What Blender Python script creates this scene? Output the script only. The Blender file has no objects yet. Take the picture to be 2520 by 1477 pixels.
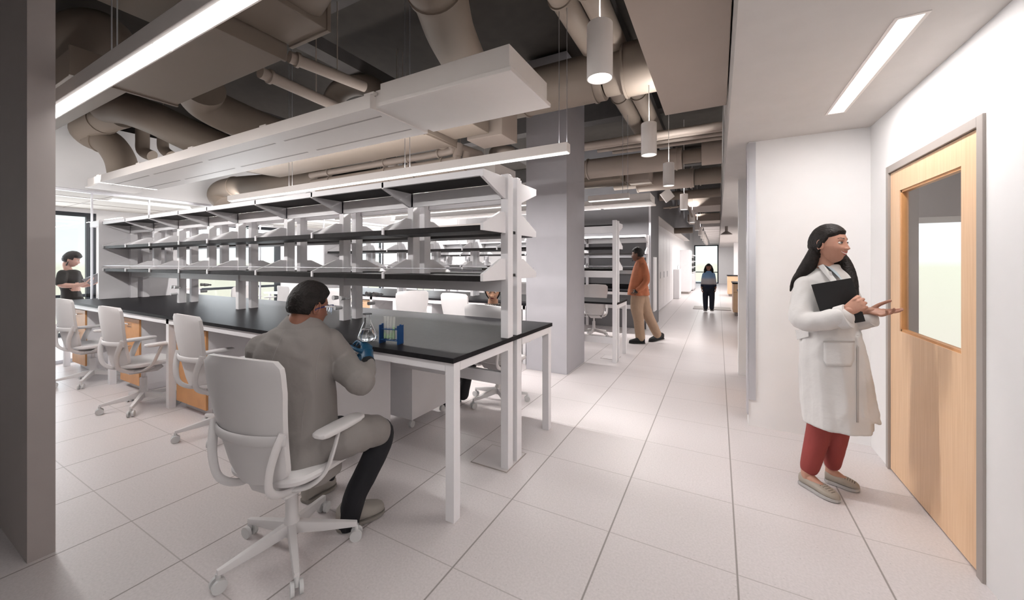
import bpy, bmesh, math, random
from mathutils import Vector, Matrix, noise
import numpy as np
random.seed(4)
scn = bpy.context.scene
COL = scn.collection
# ------------------------------------------------------------------ camera
F = 938.3; CX = 1260.0; HY = 647.0; TH = .4956; EYE = 1.486
cs, sn = math.cos(TH), math.sin(TH)
cam_d = bpy.data.cameras.new('camera'); cam = bpy.data.objects.new('camera', cam_d); COL.objects.link(cam)
cam.location = (0, 0, EYE); cam.rotation_euler = (math.pi/2, 0, TH)
cam_d.sensor_width = 36; cam_d.lens = 36*F/2520; cam_d.shift_y = -(738.5-HY)/2520
cam_d.clip_start = .05; cam_d.clip_end = 400
scn.camera = cam
scn.view_settings.view_transform = 'Standard'; scn.view_settings.look = 'None'
scn.view_settings.gamma = 1; scn.view_settings.use_curve_mapping = False
scn.view_settings.exposure = 0.42
# ------------------------------------------------------------------ sky
W = bpy.data.worlds.new('sky'); scn.world = W; W.use_nodes = True
nt = W.node_tree; nt.nodes.clear()
wo = nt.nodes.new('ShaderNodeOutputWorld'); bg = nt.nodes.new('ShaderNodeBackground')
tc = nt.nodes.new('ShaderNodeTexCoord'); sp = nt.nodes.new('ShaderNodeSeparateXYZ')
rp = nt.nodes.new('ShaderNodeValToRGB')
nz = nt.nodes.new('ShaderNodeTexNoise'); nz.inputs['Scale'].default_value = 3.5; nz.inputs['Detail'].default_value = 5
mp = nt.nodes.new('ShaderNodeMapping'); mp.inputs['Scale'].default_value = (1, 1, 4)
mr = nt.nodes.new('ShaderNodeMapRange'); mr.inputs[1].default_value = -1; mr.inputs[2].default_value = 1
mx = nt.nodes.new('ShaderNodeMixRGB'); cl = nt.nodes.new('ShaderNodeValToRGB')
e = rp.color_ramp.elements
e[0].position = 0; e[0].color = (.70, .64, .58, 1)
e[1].position = 1; e[1].color = (.45, .62, .82, 1)
for p, c in ((.42, (.76, .73, .64, 1)), (.4985, (.80, .82, .68, 1)), (.5015, (.86, .94, .93, 1)), (.56, (.78, .90, .95, 1)), (.7, (.55, .74, .92, 1))):
    q = e.new(p); q.color = c
cl.color_ramp.elements[0].position = .5; cl.color_ramp.elements[1].position = .72
lt = nt.links.new
lt(tc.outputs['Generated'], sp.inputs[0]); lt(sp.outputs[2], mr.inputs[0]); lt(mr.outputs[0], rp.inputs[0])
lt(tc.outputs['Generated'], mp.inputs[0]); lt(mp.outputs[0], nz.inputs[0]); lt(nz.outputs[0], cl.inputs[0])
gt = nt.nodes.new('ShaderNodeMath'); gt.operation = 'GREATER_THAN'; gt.inputs[1].default_value = .005
ml = nt.nodes.new('ShaderNodeMath'); ml.operation = 'MULTIPLY'
lt(sp.outputs[2], gt.inputs[0]); lt(gt.outputs[0], ml.inputs[0]); lt(cl.outputs[0], ml.inputs[1])
lt(ml.outputs[0], mx.inputs[0]); lt(rp.outputs[0], mx.inputs[1]); mx.inputs[2].default_value = (.95, .97, .98, 1)
lt(mx.outputs[0], bg.inputs[0]); bg.inputs[1].default_value = 1.0
lt(bg.outputs[0], wo.inputs[0])
# ------------------------------------------------------------------ lamps of the building, plus added fill lamps
def area(name, loc, sx, sy, power, rot=(0, 0, 0), color=(1, .97, .94), spread=math.pi):
    l = bpy.data.lights.new(name, 'AREA'); l.shape = 'RECTANGLE'; l.size = sx; l.size_y = sy
    l.energy = power; l.color = color; l.spread = spread
    o = bpy.data.objects.new(name, l); COL.objects.link(o); o.location = loc; o.rotation_euler = rot
    return o
def sun(name, direction, power, color, angle):
    l = bpy.data.lights.new(name, 'SUN'); l.energy = power; l.color = color; l.angle = angle
    o = bpy.data.objects.new(name, l); COL.objects.link(o)
    o.rotation_euler = Vector(direction).to_track_quat('-Z', 'Y').to_euler(); o.location = (0, 0, 12)
LIN_P = 26          # watts of one run of linear light per metre of length
WARM = (1, .962, .94)
sun('sun', (.75, .45, -.55), 2.2, (1, .95, .88), .02)
# runs of linear light: (y, x0, x1, watts per metre)
RUNS = [(.722, -6.8, -3.3, 16), (.722, -3.2, -.9, 7), (3.03, -6.5, -1.1, 25), (5.48, -7.4, -2.5, 19), (8.2, -7.6, -1.2, 22), (10.9, -8, -2.2, 26)]
for i, (y, a, b, w) in enumerate(RUNS):
    # the two runs over the aisle throw their light sideways onto the shelving
    area('linear_lamp', ((a+b)/2, y, 2.402), b-a, .05, w*(b-a), rot=(math.radians((38, 42, 0, 0, 0, 0)[i]), 0, 0), color=WARM)
    area('linear_up_fill', ((a+b)/2, y, 2.50), b-a, .05, (.03, .03, .12, .3, .3, .3)[i]*w*(b-a), rot=(math.pi, 0, 0), color=WARM)  # upward fill added to brighten the ducts and deck
area('bulkhead_fill', (-7.5, 5.5, 2.62), .08, 12, 45, rot=(0, math.radians(125), 0), color=WARM)  # unseen strip added only to brighten the white bulkhead
area('recessed_lamp', (.76, 2.97, 2.583), .08, 1.2, 13, color=WARM)
area('recessed_lamp', (.76, .3, 2.583), .08, 1.2, 7, color=WARM)
# front fill, then daylight at the glazed far-left facade and the room behind it
area('front_fill', (.45, -1.6, 2.5), 1.0, 2.4, 26, rot=(math.radians(40), 0, 0), color=WARM, spread=math.radians(120))  # unseen fill added behind the camera for surfaces facing it
for wy0, wy1 in ((.3, 2.8), (4.7, 6.6), (9.0, 10.6), (12.7, 14.2)):
    area('window_daylight', (-11.38, (wy0+wy1)/2, 1.3), 2.2, wy1-wy0, 60, rot=(0, -math.pi/2, 0), color=(.90, .95, 1))
area('office_lamp', (-10, 6, 2.55), 1.8, 12, 120, color=WARM)
area('corridor_lamp', (-.55, 23, 2.5), .8, 14, 120, color=WARM)
area('bay_lamp', (1.2, 8.2, 2.5), .7, 3.5, 45, color=WARM)
area('bay_lamp', (1.2, 19, 2.5), .7, 8, 90, color=WARM)
area('door_room_lamp', (3.2, 2.6, 2.5), 1.5, 2.0, 20, color=WARM)
# ------------------------------------------------------------------ projection helpers
def ray(px, py):
    a = (px-CX)/F
    return Vector((a*cs-sn, a*sn+cs, (HY-py)/F))
def P(px, py, zc): return Vector((0, 0, EYE)) + ray(px, py)*zc      # point at depth zc
def onz(px, py, z):
    v = ray(px, py); return Vector((0, 0, EYE)) + v*((z-EYE)/v.z)
def ony(px, py, y):
    v = ray(px, py); return Vector((0, 0, EYE)) + v*(y/v.y)
def onx(px, py, x):
    v = ray(px, py); return Vector((0, 0, EYE)) + v*(x/v.x)
RGT = Vector((cs, sn, 0)); DEP = Vector((-sn, cs, 0)); UP = Vector((0, 0, 1))
# ------------------------------------------------------------------ materials
MATS = {}
def mat(name, color, rough=.5, metal=0, var=.04, scale=6, bump=0, bscale=60, emit=None, estr=0, trans=0, ior=1.45, spec=.5, alpha=1, sheen=0, coat=0):
    if name in MATS: return MATS[name]
    m = bpy.data.materials.new(name); m.use_nodes = True; t = m.node_tree; b = t.nodes['Principled BSDF']
    b.inputs['Roughness'].default_value = rough; b.inputs['Metallic'].default_value = metal
    b.inputs['Specular IOR Level'].default_value = spec; b.inputs['IOR'].default_value = ior
    b.inputs['Transmission Weight'].default_value = trans; b.inputs['Alpha'].default_value = alpha
    b.inputs['Sheen Weight'].default_value = sheen; b.inputs['Coat Weight'].default_value = coat
    tcn = t.nodes.new('ShaderNodeTexCoord'); n = t.nodes.new('ShaderNodeTexNoise'); n.inputs['Scale'].default_value = scale; n.inputs['Detail'].default_value = 4
    r = t.nodes.new('ShaderNodeValToRGB')
    r.color_ramp.elements[0].position = .3; r.color_ramp.elements[1].position = .7
    r.color_ramp.elements[0].color = tuple(max(0, c*(1-var)) for c in color)+(1,)
    r.color_ramp.elements[1].color = tuple(min(1, c*(1+var)) for c in color)+(1,)
    t.links.new(tcn.outputs['Object'], n.inputs[0]); t.links.new(n.outputs[0], r.inputs[0]); t.links.new(r.outputs[0], b.inputs['Base Color'])
    if bump:
        n2 = t.nodes.new('ShaderNodeTexNoise'); n2.inputs['Scale'].default_value = bscale; n2.inputs['Detail'].default_value = 3
        bp = t.nodes.new('ShaderNodeBump'); bp.inputs['Strength'].default_value = bump; bp.inputs['Distance'].default_value = .01
        t.links.new(tcn.outputs['Object'], n2.inputs[0]); t.links.new(n2.outputs[0], bp.inputs['Height']); t.links.new(bp.outputs[0], b.inputs['Normal'])
    if emit:
        b.inputs['Emission Color'].default_value = (*emit, 1); b.inputs['Emission Strength'].default_value = estr
    MATS[name] = m; return m
M_wall = mat('wall_paint', (.84, .83, .83), .7, var=.01)
M_gyp = mat('ceiling_board', (.62, .585, .56), .8, var=.02)
M_deck = mat('deck_paint', (.045, .038, .032), .9, var=.1)
M_beam = mat('steel_paint', (.085, .078, .075), .8, var=.08)
M_duct = mat('duct_paint', (.255, .208, .170), .6, var=.03, scale=2)
M_duct2 = mat('duct_paint_light', (.42, .355, .305), .6, var=.03, scale=2)
M_white = mat('white_metal', (.80, .785, .80), .42, var=.015)
M_fix = mat('fixture_white', (.84, .79, .755), .45, var=.01)
M_chair = mat('chair_plastic', (.66, .64, .64), .5, var=.02)
M_black = mat('black_worktop', (.020, .019, .021), .40, var=.15, scale=30, ior=1.10)
M_bshelf = mat('black_shelf', (.018, .016, .016), .5, var=.15, scale=30, ior=1.2)
M_grayw = mat('grey_wall_paint', (.20, .195, .205), .8, var=.02)
M_colm = mat('column_paint', (.42, .41, .435), .65, var=.02)
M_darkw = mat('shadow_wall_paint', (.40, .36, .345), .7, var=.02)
M_frame = mat('door_frame_grey', (.36, .32, .295), .5, var=.02)
M_dark = mat('dark_rubber', (.02, .02, .02), .6)
M_winfr = mat('window_frame_dark', (.012, .017, .024), .4)
M_alu = mat('aluminium', (.55, .55, .58), .3, metal=.6)
M_glow = mat('lamp_glow', (1, 1, 1), emit=(1, .985, .97), estr=1.6)
M_glow2 = mat('lamp_glow_linear', (1, 1, 1), emit=(.97, .965, .95), estr=.95)
def wood():
    m = mat('maple_wood', (.66, .40, .22), .45); t = m.node_tree; b = t.nodes['Principled BSDF']
    tcn = t.nodes.new('ShaderNodeTexCoord'); mp = t.nodes.new('ShaderNodeMapping'); mp.inputs['Scale'].default_value = (40, 40, 1.2)
    n = t.nodes.new('ShaderNodeTexNoise'); n.inputs['Scale'].default_value = 2.2; n.inputs['Detail'].default_value = 6; n.inputs['Distortion'].default_value = .4
    r = t.nodes.new('ShaderNodeValToRGB'); r.color_ramp.elements[0].position = .3; r.color_ramp.elements[1].position = .75
    r.color_ramp.elements[0].color = (.72, .47, .28, 1); r.color_ramp.elements[1].color = (.82, .57, .37, 1)
    t.links.new(tcn.outputs['Object'], mp.inputs[0]); t.links.new(mp.outputs[0], n.inputs[0]); t.links.new(n.outputs[0], r.inputs[0]); t.links.new(r.outputs[0], b.inputs['Base Color'])
    return m
M_wood = wood()
M_wood2 = mat('cabinet_wood', (.60, .30, .12), .45, var=.08, scale=8)
def glass(name, tint=(1, 1, 1), refl=.06, rough=0):
    m = bpy.data.materials.new(name); m.use_nodes = True; t = m.node_tree; t.nodes.clear()
    o = t.nodes.new('ShaderNodeOutputMaterial'); mxs = t.nodes.new('ShaderNodeMixShader')
    tr = t.nodes.new('ShaderNodeBsdfTransparent'); tr.inputs[0].default_value = (*tint, 1)
    gl = t.nodes.new('ShaderNodeBsdfGlossy'); gl.inputs['Roughness'].default_value = rough
    ge = t.nodes.new('ShaderNodeNewGeometry'); dp = t.nodes.new('ShaderNodeVectorMath'); dp.operation = 'DOT_PRODUCT'
    t.links.new(ge.outputs['Normal'], dp.inputs[0]); t.links.new(ge.outputs['Incoming'], dp.inputs[1]); prev = dp.outputs['Value']
    for op, v in (('ABSOLUTE', 0), ('SUBTRACT', 1), ('POWER', 5), ('MULTIPLY', .5), ('ADD', .025)):
        q_ = t.nodes.new('ShaderNodeMath'); q_.operation = op
        if op == 'SUBTRACT': q_.inputs[0].default_value = 1; t.links.new(prev, q_.inputs[1])
        else:
            t.links.new(prev, q_.inputs[0])
            if op != 'ABSOLUTE': q_.inputs[1].default_value = v
        prev = q_.outputs[0]
    t.links.new(prev, mxs.inputs[0]); t.links.new(tr.outputs[0], mxs.inputs[1]); t.links.new(gl.outputs[0], mxs.inputs[2]); t.links.new(mxs.outputs[0], o.inputs[0])
    return m
M_glass = glass('pane_glass', (.98, .985, .985))
def floor_mat():
    m = bpy.data.materials.new('floor_tile'); m.use_nodes = True; t = m.node_tree; b = t.nodes['Principled BSDF']
    L = t.links.new; g = t.nodes.new('ShaderNodeNewGeometry'); s = t.nodes.new('ShaderNodeSeparateXYZ'); L(g.outputs['Position'], s.inputs[0])
    def line(out, off, w, soft):
        a = t.nodes.new('ShaderNodeMath'); a.operation = 'ADD'; a.inputs[1].default_value = -off+.6096*200; L(out, a.inputs[0])
        d = t.nodes.new('ShaderNodeMath'); d.operation = 'DIVIDE'; d.inputs[1].default_value = .6096; L(a.outputs[0], d.inputs[0])
        f = t.nodes.new('ShaderNodeMath'); f.operation = 'FRACT'; L(d.outputs[0], f.inputs[0])
        h = t.nodes.new('ShaderNodeMath'); h.operation = 'SUBTRACT'; h.inputs[1].default_value = .5; L(f.outputs[0], h.inputs[0])
        ab = t.nodes.new('ShaderNodeMath'); ab.operation = 'ABSOLUTE'; L(h.outputs[0], ab.inputs[0])
        mr = t.nodes.new('ShaderNodeMapRange'); mr.inputs[1].default_value = .5-w/.6096; mr.inputs[2].default_value = .5-w*.4/.6096; L(ab.outputs[0], mr.inputs[0])
        k = t.nodes.new('ShaderNodeMath'); k.operation = 'MULTIPLY'; k.inputs[1].default_value = soft; L(mr.outputs[0], k.inputs[0])
        return k.outputs[0]
    l1 = line(s.outputs[0], -1.1389, .0060, .75); l2 = line(s.outputs[1], 2.1076, .0040, .42)
    mxm = t.nodes.new('ShaderNodeMath'); mxm.operation = 'MAXIMUM'; L(l1, mxm.inputs[0]); L(l2, mxm.inputs[1])
    n = t.nodes.new('ShaderNodeTexVoronoi'); n.inputs['Scale'].default_value = 26; L(g.outputs['Position'], n.inputs['Vector'])
    r = t.nodes.new('ShaderNodeValToRGB'); r.color_ramp.elements[0].position = .0; r.color_ramp.elements[1].position = .10
    r.color_ramp.elements[0].color = (.42, .39, .39, 1); r.color_ramp.elements[1].color = (.62, .575, .575, 1); L(n.outputs['Distance'], r.inputs[0])
    n2 = t.nodes.new('ShaderNodeTexNoise'); n2.inputs['Scale'].default_value = 90; n2.inputs['Detail'].default_value = 3; L(g.outputs['Position'], n2.inputs['Vector'])
    r2 = t.nodes.new('ShaderNodeValToRGB'); r2.color_ramp.elements[0].position = .35; r2.color_ramp.elements[1].position = .65
    r2.color_ramp.elements[0].color = (.94, .94, .94, 1); r2.color_ramp.elements[1].color = (1.04, 1.04, 1.04, 1); L(n2.outputs[0], r2.inputs[0])
    mu = t.nodes.new('ShaderNodeMixRGB'); mu.blend_type = 'MULTIPLY'; mu.inputs[0].default_value = 1; L(r.outputs[0], mu.inputs[1]); L(r2.outputs[0], mu.inputs[2])
    mi = t.nodes.new('ShaderNodeMixRGB'); L(mxm.outputs[0], mi.inputs[0]); L(mu.outputs[0], mi.inputs[1]); mi.inputs[2].default_value = (.16, .135, .12, 1)
    L(mi.outputs[0], b.inputs['Base Color']); b.inputs['Roughness'].default_value = .34; b.inputs['Specular IOR Level'].default_value = .4
    return m
M_floor = floor_mat()
# ------------------------------------------------------------------ mesh helpers
class MB:
    def __init__(s): s.v = []; s.f = []
    def box(s, x0, x1, y0, y1, z0, z1):
        n = len(s.v); s.v += [(x, y, z) for z in (z0, z1) for y in (y0, y1) for x in (x0, x1)]
        s.f += [tuple(n+i for i in q) for q in ((0, 2, 3, 1), (4, 5, 7, 6), (0, 1, 5, 4), (2, 6, 7, 3), (0, 4, 6, 2), (1, 3, 7, 5))]; return s
    def prism(s, pts, d):                     # polygon pts extruded by the vector d
        n = len(s.v); k = len(pts); d = Vector(d)
        s.v += [tuple(Vector(p)) for p in pts]+[tuple(Vector(p)+d) for p in pts]
        s.f += [tuple(n+i for i in range(k))[::-1], tuple(n+k+i for i in range(k))]
        s.f += [(n+i, n+(i+1) % k, n+k+(i+1) % k, n+k+i) for i in range(k)]; return s
    def ring(s, rings, cap=True):
        n = len(s.v); k = len(rings[0])
        for r in rings: s.v += [tuple(p) for p in r]
        for j in range(len(rings)-1):
            a = n+j*k; b = a+k
            s.f += [(a+i, a+(i+1) % k, b+(i+1) % k, b+i) for i in range(k)]
        if cap:
            s.f.append(tuple(n+i for i in range(k))[::-1]); s.f.append(tuple(n+(len(rings)-1)*k+i for i in range(k)))
        return s
    def tube(s, pts, r, seg=16, ref=None, cap=True, rr=None):
        pts = [Vector(p) for p in pts]; rings = []; prev = None
        for i, p in enumerate(pts):
            t = (pts[min(i+1, len(pts)-1)]-pts[max(i-1, 0)]).normalized()
            if prev is None:
                a = Vector(ref) if ref else (Vector((0, 0, 1)) if abs(t.z) < .9 else Vector((1, 0, 0)))
            else: a = prev
            a = (a-t*a.dot(t)).normalized(); b = t.cross(a); prev = a
            q = r[i] if isinstance(r, (list, tuple)) else r
            qa, qb = q if isinstance(q, (list, tuple)) else (q, q)
            rings.append([p+a*(qa*math.cos(2*math.pi*k/seg))+b*(qb*math.sin(2*math.pi*k/seg)) for k in range(seg)])
        return s.ring(rings, cap)
    def lathe(s, prof, c=(0, 0, 0), seg=24, cap=True):
        c = Vector(c)
        return s.ring([[c+Vector((r*math.cos(2*math.pi*k/seg), r*math.sin(2*math.pi*k/seg), z)) for k in range(seg)] for r, z in prof], cap)
    def build(s, name, m, parent=None, bevel=0, smooth=False, mw=None):
        me = bpy.data.meshes.new(name); me.from_pydata(s.v, [], s.f)
        bm = bmesh.new(); bm.from_mesh(me); bmesh.ops.recalc_face_normals(bm, faces=bm.faces)
        if bevel:
            bmesh.ops.bevel(bm, geom=[e for e in bm.edges if len(e.link_faces) == 2 and e.calc_face_angle(0) > .5], offset=bevel, segments=2, affect='EDGES', profile=.6)
        bm.to_mesh(me); bm.free(); me.materials.append(m)
        if smooth:
            for p in me.polygons: p.use_smooth = True
            try: me.set_sharp_from_angle(angle=.7)
            except Exception: pass
        o = bpy.data.objects.new(name, me); COL.objects.link(o)
        if parent: o.parent = parent
        if mw is not None: o.matrix_world = mw
        return o
def tag(o, label, cat, group=None, kind=None):
    o['label'] = label; o['category'] = cat
    if group: o['group'] = group
    if kind: o['kind'] = kind
    return o
def thing(name, loc, label, cat, group=None, rz=0):
    o = bpy.data.objects.new(name, None); COL.objects.link(o); o.location = loc; o.rotation_euler = (0, 0, rz); o.empty_display_size = .05
    return tag(o, label, cat, group)
def struct(o, label=None):
    o['kind'] = 'structure'
    if label: o['label'] = label; o['category'] = 'structure'
    return o
def rel(o, parent):                           # parent, keeping the world place
    o.parent = parent; o.matrix_parent_inverse = Matrix.Translation(-Vector(parent.location)) if parent.rotation_euler.z == 0 else (Matrix.Translation(parent.location) @ Matrix.Rotation(parent.rotation_euler.z, 4, 'Z')).inverted()
    return o
def box(name, b, m, bevel=0): return MB().box(*b).build(name, m, bevel=bevel)
def copy_tree(o, parent=None):
    c = o.copy(); COL.objects.link(c)
    if parent: c.parent = parent; c.matrix_parent_inverse = o.matrix_parent_inverse.copy()
    for ch in [q for q in ALL if q.parent == o] if False else list(o.children): copy_tree(ch, c)
    return c
def spline(pts, n=6):                         # Catmull-Rom through points given as tuples of numbers
    pts = [np.array(p, float) for p in pts]; out = []
    for i in range(len(pts)-1):
        p0 = pts[max(i-1, 0)]; p1 = pts[i]; p2 = pts[i+1]; p3 = pts[min(i+2, len(pts)-1)]
        for k in range(n):
            t = k/n; out.append(.5*((2*p1)+(-p0+p2)*t+(2*p0-5*p1+4*p2-p3)*t*t+(-p0+3*p1-3*p2+p3)*t**3))
    out.append(pts[-1]); return out
# ================================================================== THE SETTING
DECK = 4.35
struct(MB().box(-12.2, 1.8, -4, 34, -.12, 0).box(1.8, 4.6, -4, 5.7, -.12, 0).build('floor', M_floor), 'pale speckled square floor tiles with thin grey joints')
struct(box('ceiling', (-12.2, .2, -4, 31.6, DECK, DECK+.15), M_deck), 'dark exposed deck high above the lab')
n = 0
def trim(b, m, label, bevel=0):
    global n; n += 1
    return struct(box('trim_%d' % n, b, m, bevel), label)
# steel frame under the deck
for y in (-.6, 2.35, 6.6, 10.6, 14.6, 19): trim((-12, .1, y-.12, y+.12, 3.95, DECK), M_beam, 'dark steel beam crossing under the deck')
for x in (-9.5, -6.6, -3.9, -.95): trim((x-.1, x+.1, -3.8, 31, 3.8, 3.95), M_beam, 'dark steel joist running down the lab')
# right-hand wall with the door, lowered ceiling
XW = 1.088; CZ = 2.589
DY0, DY1, DZ = 2.588, 3.746, 2.18
wr = MB(); wr.box(XW, XW+.14, -4, DY0, 0, CZ); wr.box(XW, XW+.14, DY1, 4.1, 0, CZ); wr.box(XW, XW+.14, DY0, DY1, DZ, CZ)
struct(wr.build('wall_right', M_wall), 'bright white wall around the wooden door')
struct(box('wall_jog', (.245, XW+.14, 4.1, 4.25, 0, CZ), M_wall), 'white wall stub turning the corner behind the woman in the lab coat')
trim((.246, .300, 4.088, 4.1, .24, CZ-.01), M_alu, 'thin metal corner guard on the white wall stub')
trim((.233, .245, 4.09, 4.24, .10, CZ-.01), M_alu, 'side leg of the metal corner guard')
struct(box('wall_nib', (.236, 1.6, 5.87, 6.02, 0, CZ), M_wall), 'second white wall stub along the corridor')
lc = MB(); lc.box(.085, XW+.14, -4, 5.9, CZ, CZ+.02).box(.085, 1.8, 5.9, 31, CZ, CZ+.02)
struct(lc.build('ceiling_lowered', M_gyp), 'lowered smooth ceiling on the right side')
trim((.075, .087, -4, 31, CZ-.002, 4.3), M_gyp, 'upright edge of the lowered ceiling')
# side bays on the right of the corridor
struct(box('wall_bay_back', (1.72, 1.80, 6.02, 31, 0, CZ), M_wall))
for y in (10.5, 16.6, 24):
    struct(box('wall_bay_side', (.75, 1.72, y, y+.12, 0, CZ), M_wall), 'white cross wall of a side bay')
# far wall with the tall end window
EW = 31.0
we = MB(); we.box(-2.2, -1.55, EW, EW+.2, 0, 4.3); we.box(.03, 1.8, EW, EW+.2, 0, 4.3); we.box(-1.55, .03, EW, EW+.2, 2.78, 4.3)
struct(we.build('wall_far', M_wall))
w5 = struct(MB().box(-1.55, .03, EW+.04, EW+.1, 2.70, 2.78).box(-1.55, -1.47, EW+.04, EW+.1, 0, 2.7).box(-.05, .03, EW+.04, EW+.1, 0, 2.7).box(-1.47, -.05, EW+.04, EW+.1, .78, .84).box(-1.47, -.05, EW+.04, EW+.1, 0, .06).build('window_1', M_winfr), 'dark framed tall window closing the corridor')
MB().box(-1.47, -.05, EW+.065, EW+.075, .06, 2.7).build('pane', M_glass, w5)
# left facade with windows, office ceiling and glass partition
XF = -11.5
wins = [(-.6, 2.90), (4.6, 6.75), (8.9, 10.74), (12.6, 14.4), (16.4, 18.2)]
wf = MB(); y = -2
for a, b in wins:
    wf.box(XF-.2, XF, y, a, 0, 4.3); wf.box(XF-.2, XF, a, b, 2.52, 4.3); y = b
wf.box(XF-.2, XF, y, 31, 0, 4.3)
struct(wf.build('wall_left', M_wall), 'white outside wall with tall windows')
for i, (a, b) in enumerate(wins):
    q = MB().box(XF-.12, XF-.04, a, b, 2.44, 2.52).box(XF-.12, XF-.04, b-.14, b, 0, 2.44).box(XF-.12, XF-.04, a, a+.08, 0, 2.44).box(XF-.12, XF-.04, a, b, .0, .08).box(XF-.12, XF-.04, a, b, .78, .84).build('window_%d' % (i+2), M_winfr)
    struct(q, 'tall dark framed window in the left outside wall'); MB().box(XF-.085, XF-.075, a+.08, b-.14, .08, 2.44).build('pane', M_glass, q)
XP = -8.55
M_tile = mat('ceiling_tile', (.50, .475, .44), .9, var=.02)
struct(box('ceiling_office', (XF, XP-.05, -2, 20, 2.60, 2.64), M_tile), 'cream tiled office ceiling behind the glass')
cg = MB()
for y in [i*1.22 for i in range(-1, 15)]: cg.box(XF, XP-.06, y-.008, y+.008, 2.594, 2.6)
for x in (-10.5, -9.5): cg.box(x-.008, x+.008, -2, 20, 2.594, 2.6)
struct(cg.build('trim_office_grid', M_frame))
struct(box('wall_bulkhead', (XP-.06, XP+.06, -2, 20, 2.60, 3.62), M_wall), 'white bulkhead above the glass partition')
gp = MB()
for y in (-1, .6, 2.104, 2.782, 4.575, 6.063, 7.9, 9.67, 11.5): gp.box(XP-.015, XP+.015, y-.010, y+.010, 0, 2.6)
gp.box(XP-.02, XP+.02, -2, 12, 0, .05).box(XP-.022, XP+.022, -2, 12, 2.56, 2.6)
q = struct(gp.build('window_partition', M_alu), 'frameless glass partition with slim metal mullions')
MB().box(XP-.004, XP+.004, -2, 12, .05, 2.56).build('pane', M_glass, q)
struct(box('wall_back_left', (XP-.06, -8.45, 12, 20, 0, 3.62), M_wall))
struct(box('wall_office_end', (XF, XP, 13.5, 13.6, 0, 2.6), M_wall)); struct(box('wall_office_start', (XF, XP, -2, -1.9, 0, 2.6), M_wall))
# grey end wall of the lab bays and corridor wall beyond it
GY = 8.95
struct(box('wall_grey_end', (-4.4, -1.33, GY, GY+.15, 0, 4.3), M_grayw), 'dark grey wall behind the far shelving')
struct(box('wall_grey_side', (-1.48, -1.33, GY+.15, 10.3, 0, 4.3), M_grayw), 'dark grey wall return beside the corridor')
trim((-1.36, -1.318, GY-.012, GY, 0, 3.0), M_alu, 'metal corner guard on the grey wall')
trim((-1.33, -1.30, 9.35, 9.75, .35, 1.62), M_white, 'white framed narrow panel on the grey wall')
struct(box('wall_grey_high', (-1.48, -1.33, 10.3, 22.5, 2.68, 4.3), M_grayw), 'grey bulkhead above the white storage doors')
struct(box('wall_corridor_left', (-1.75, -1.62, 10.3, 31, 0, 4.3), M_wall), 'white corridor wall beyond the grey corner')
struct(box('ceiling_niche', (-1.62, -1.33, 10.3, 22.5, 2.66, 2.68), M_gyp))
struct(box('wall_lab_end', (-8.45, -4.4, 13.4, 13.55, 0, 4.3), M_wall), 'white wall at the far end of the lab')
struct(box('wall_lab_return', (-4.4, -4.28, GY+.15, 13.4, 0, 4.3), M_wall))
# structural column and wall end close to the camera
struct(box('wall_column', (-2.365, -1.765, 4.79, 5.55, 0, 4.3), M_colm, .004), 'square pale grey column standing at the end of the bench row')
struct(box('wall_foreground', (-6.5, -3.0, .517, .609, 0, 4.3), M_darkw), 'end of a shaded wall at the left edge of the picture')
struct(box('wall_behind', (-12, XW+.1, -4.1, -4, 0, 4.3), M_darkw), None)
# room behind the door
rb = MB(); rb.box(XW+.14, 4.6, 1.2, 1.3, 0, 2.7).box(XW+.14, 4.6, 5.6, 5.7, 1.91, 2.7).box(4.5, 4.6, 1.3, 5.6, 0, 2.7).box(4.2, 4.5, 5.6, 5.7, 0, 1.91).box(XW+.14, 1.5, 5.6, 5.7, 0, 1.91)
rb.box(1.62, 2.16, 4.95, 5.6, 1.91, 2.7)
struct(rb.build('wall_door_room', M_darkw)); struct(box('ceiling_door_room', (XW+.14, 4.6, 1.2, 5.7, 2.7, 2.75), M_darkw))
# ------------------------------------------------------------------ door
dr = MB(); fw = .05
dr.box(XW-.012, XW+.15, DY0, DY0+fw, 0, DZ).box(XW-.012, XW+.15, DY1-fw+.01, DY1, 0, DZ).box(XW-.012, XW+.15, DY0+fw, DY1-fw+.01, DZ-fw, DZ)
door = struct(dr.build('door_1', M_frame, bevel=.003), 'maple door with a tall glass light in a grey frame, right wall')
a, b = DY0+fw+.004, DY1-fw+.006; g0, g1, h0, h1 = 2.80, 3.545, 1.02, 1.98
lf = MB(); lf.box(XW+.002, XW+.046, a, g0, .01, DZ-fw-.004).box(XW+.002, XW+.046, g1, b, .01, DZ-fw-.004).box(XW+.002, XW+.046, g0, g1, .01, h0).box(XW+.002, XW+.046, g0, g1, h1, DZ-fw-.004)
leaf = lf.build('door_leaf', M_wood, door); leaf['label'] = 'maple veneer door leaf'
bd = MB()
for (p, q, r, s) in ((g0, g0+.015, h0, h1), (g1-.015, g1, h0, h1), (g0, g1, h0, h0+.015), (g0, g1, h1-.015, h1)): bd.box(XW+.008, XW+.04, p, q, r, s)
bd.build('glazing_bead', M_wood2, leaf)
MB().box(XW+.02, XW+.026, g0+.01, g1-.01, h0+.01, h1-.01).build('pane', M_glass, leaf)
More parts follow.
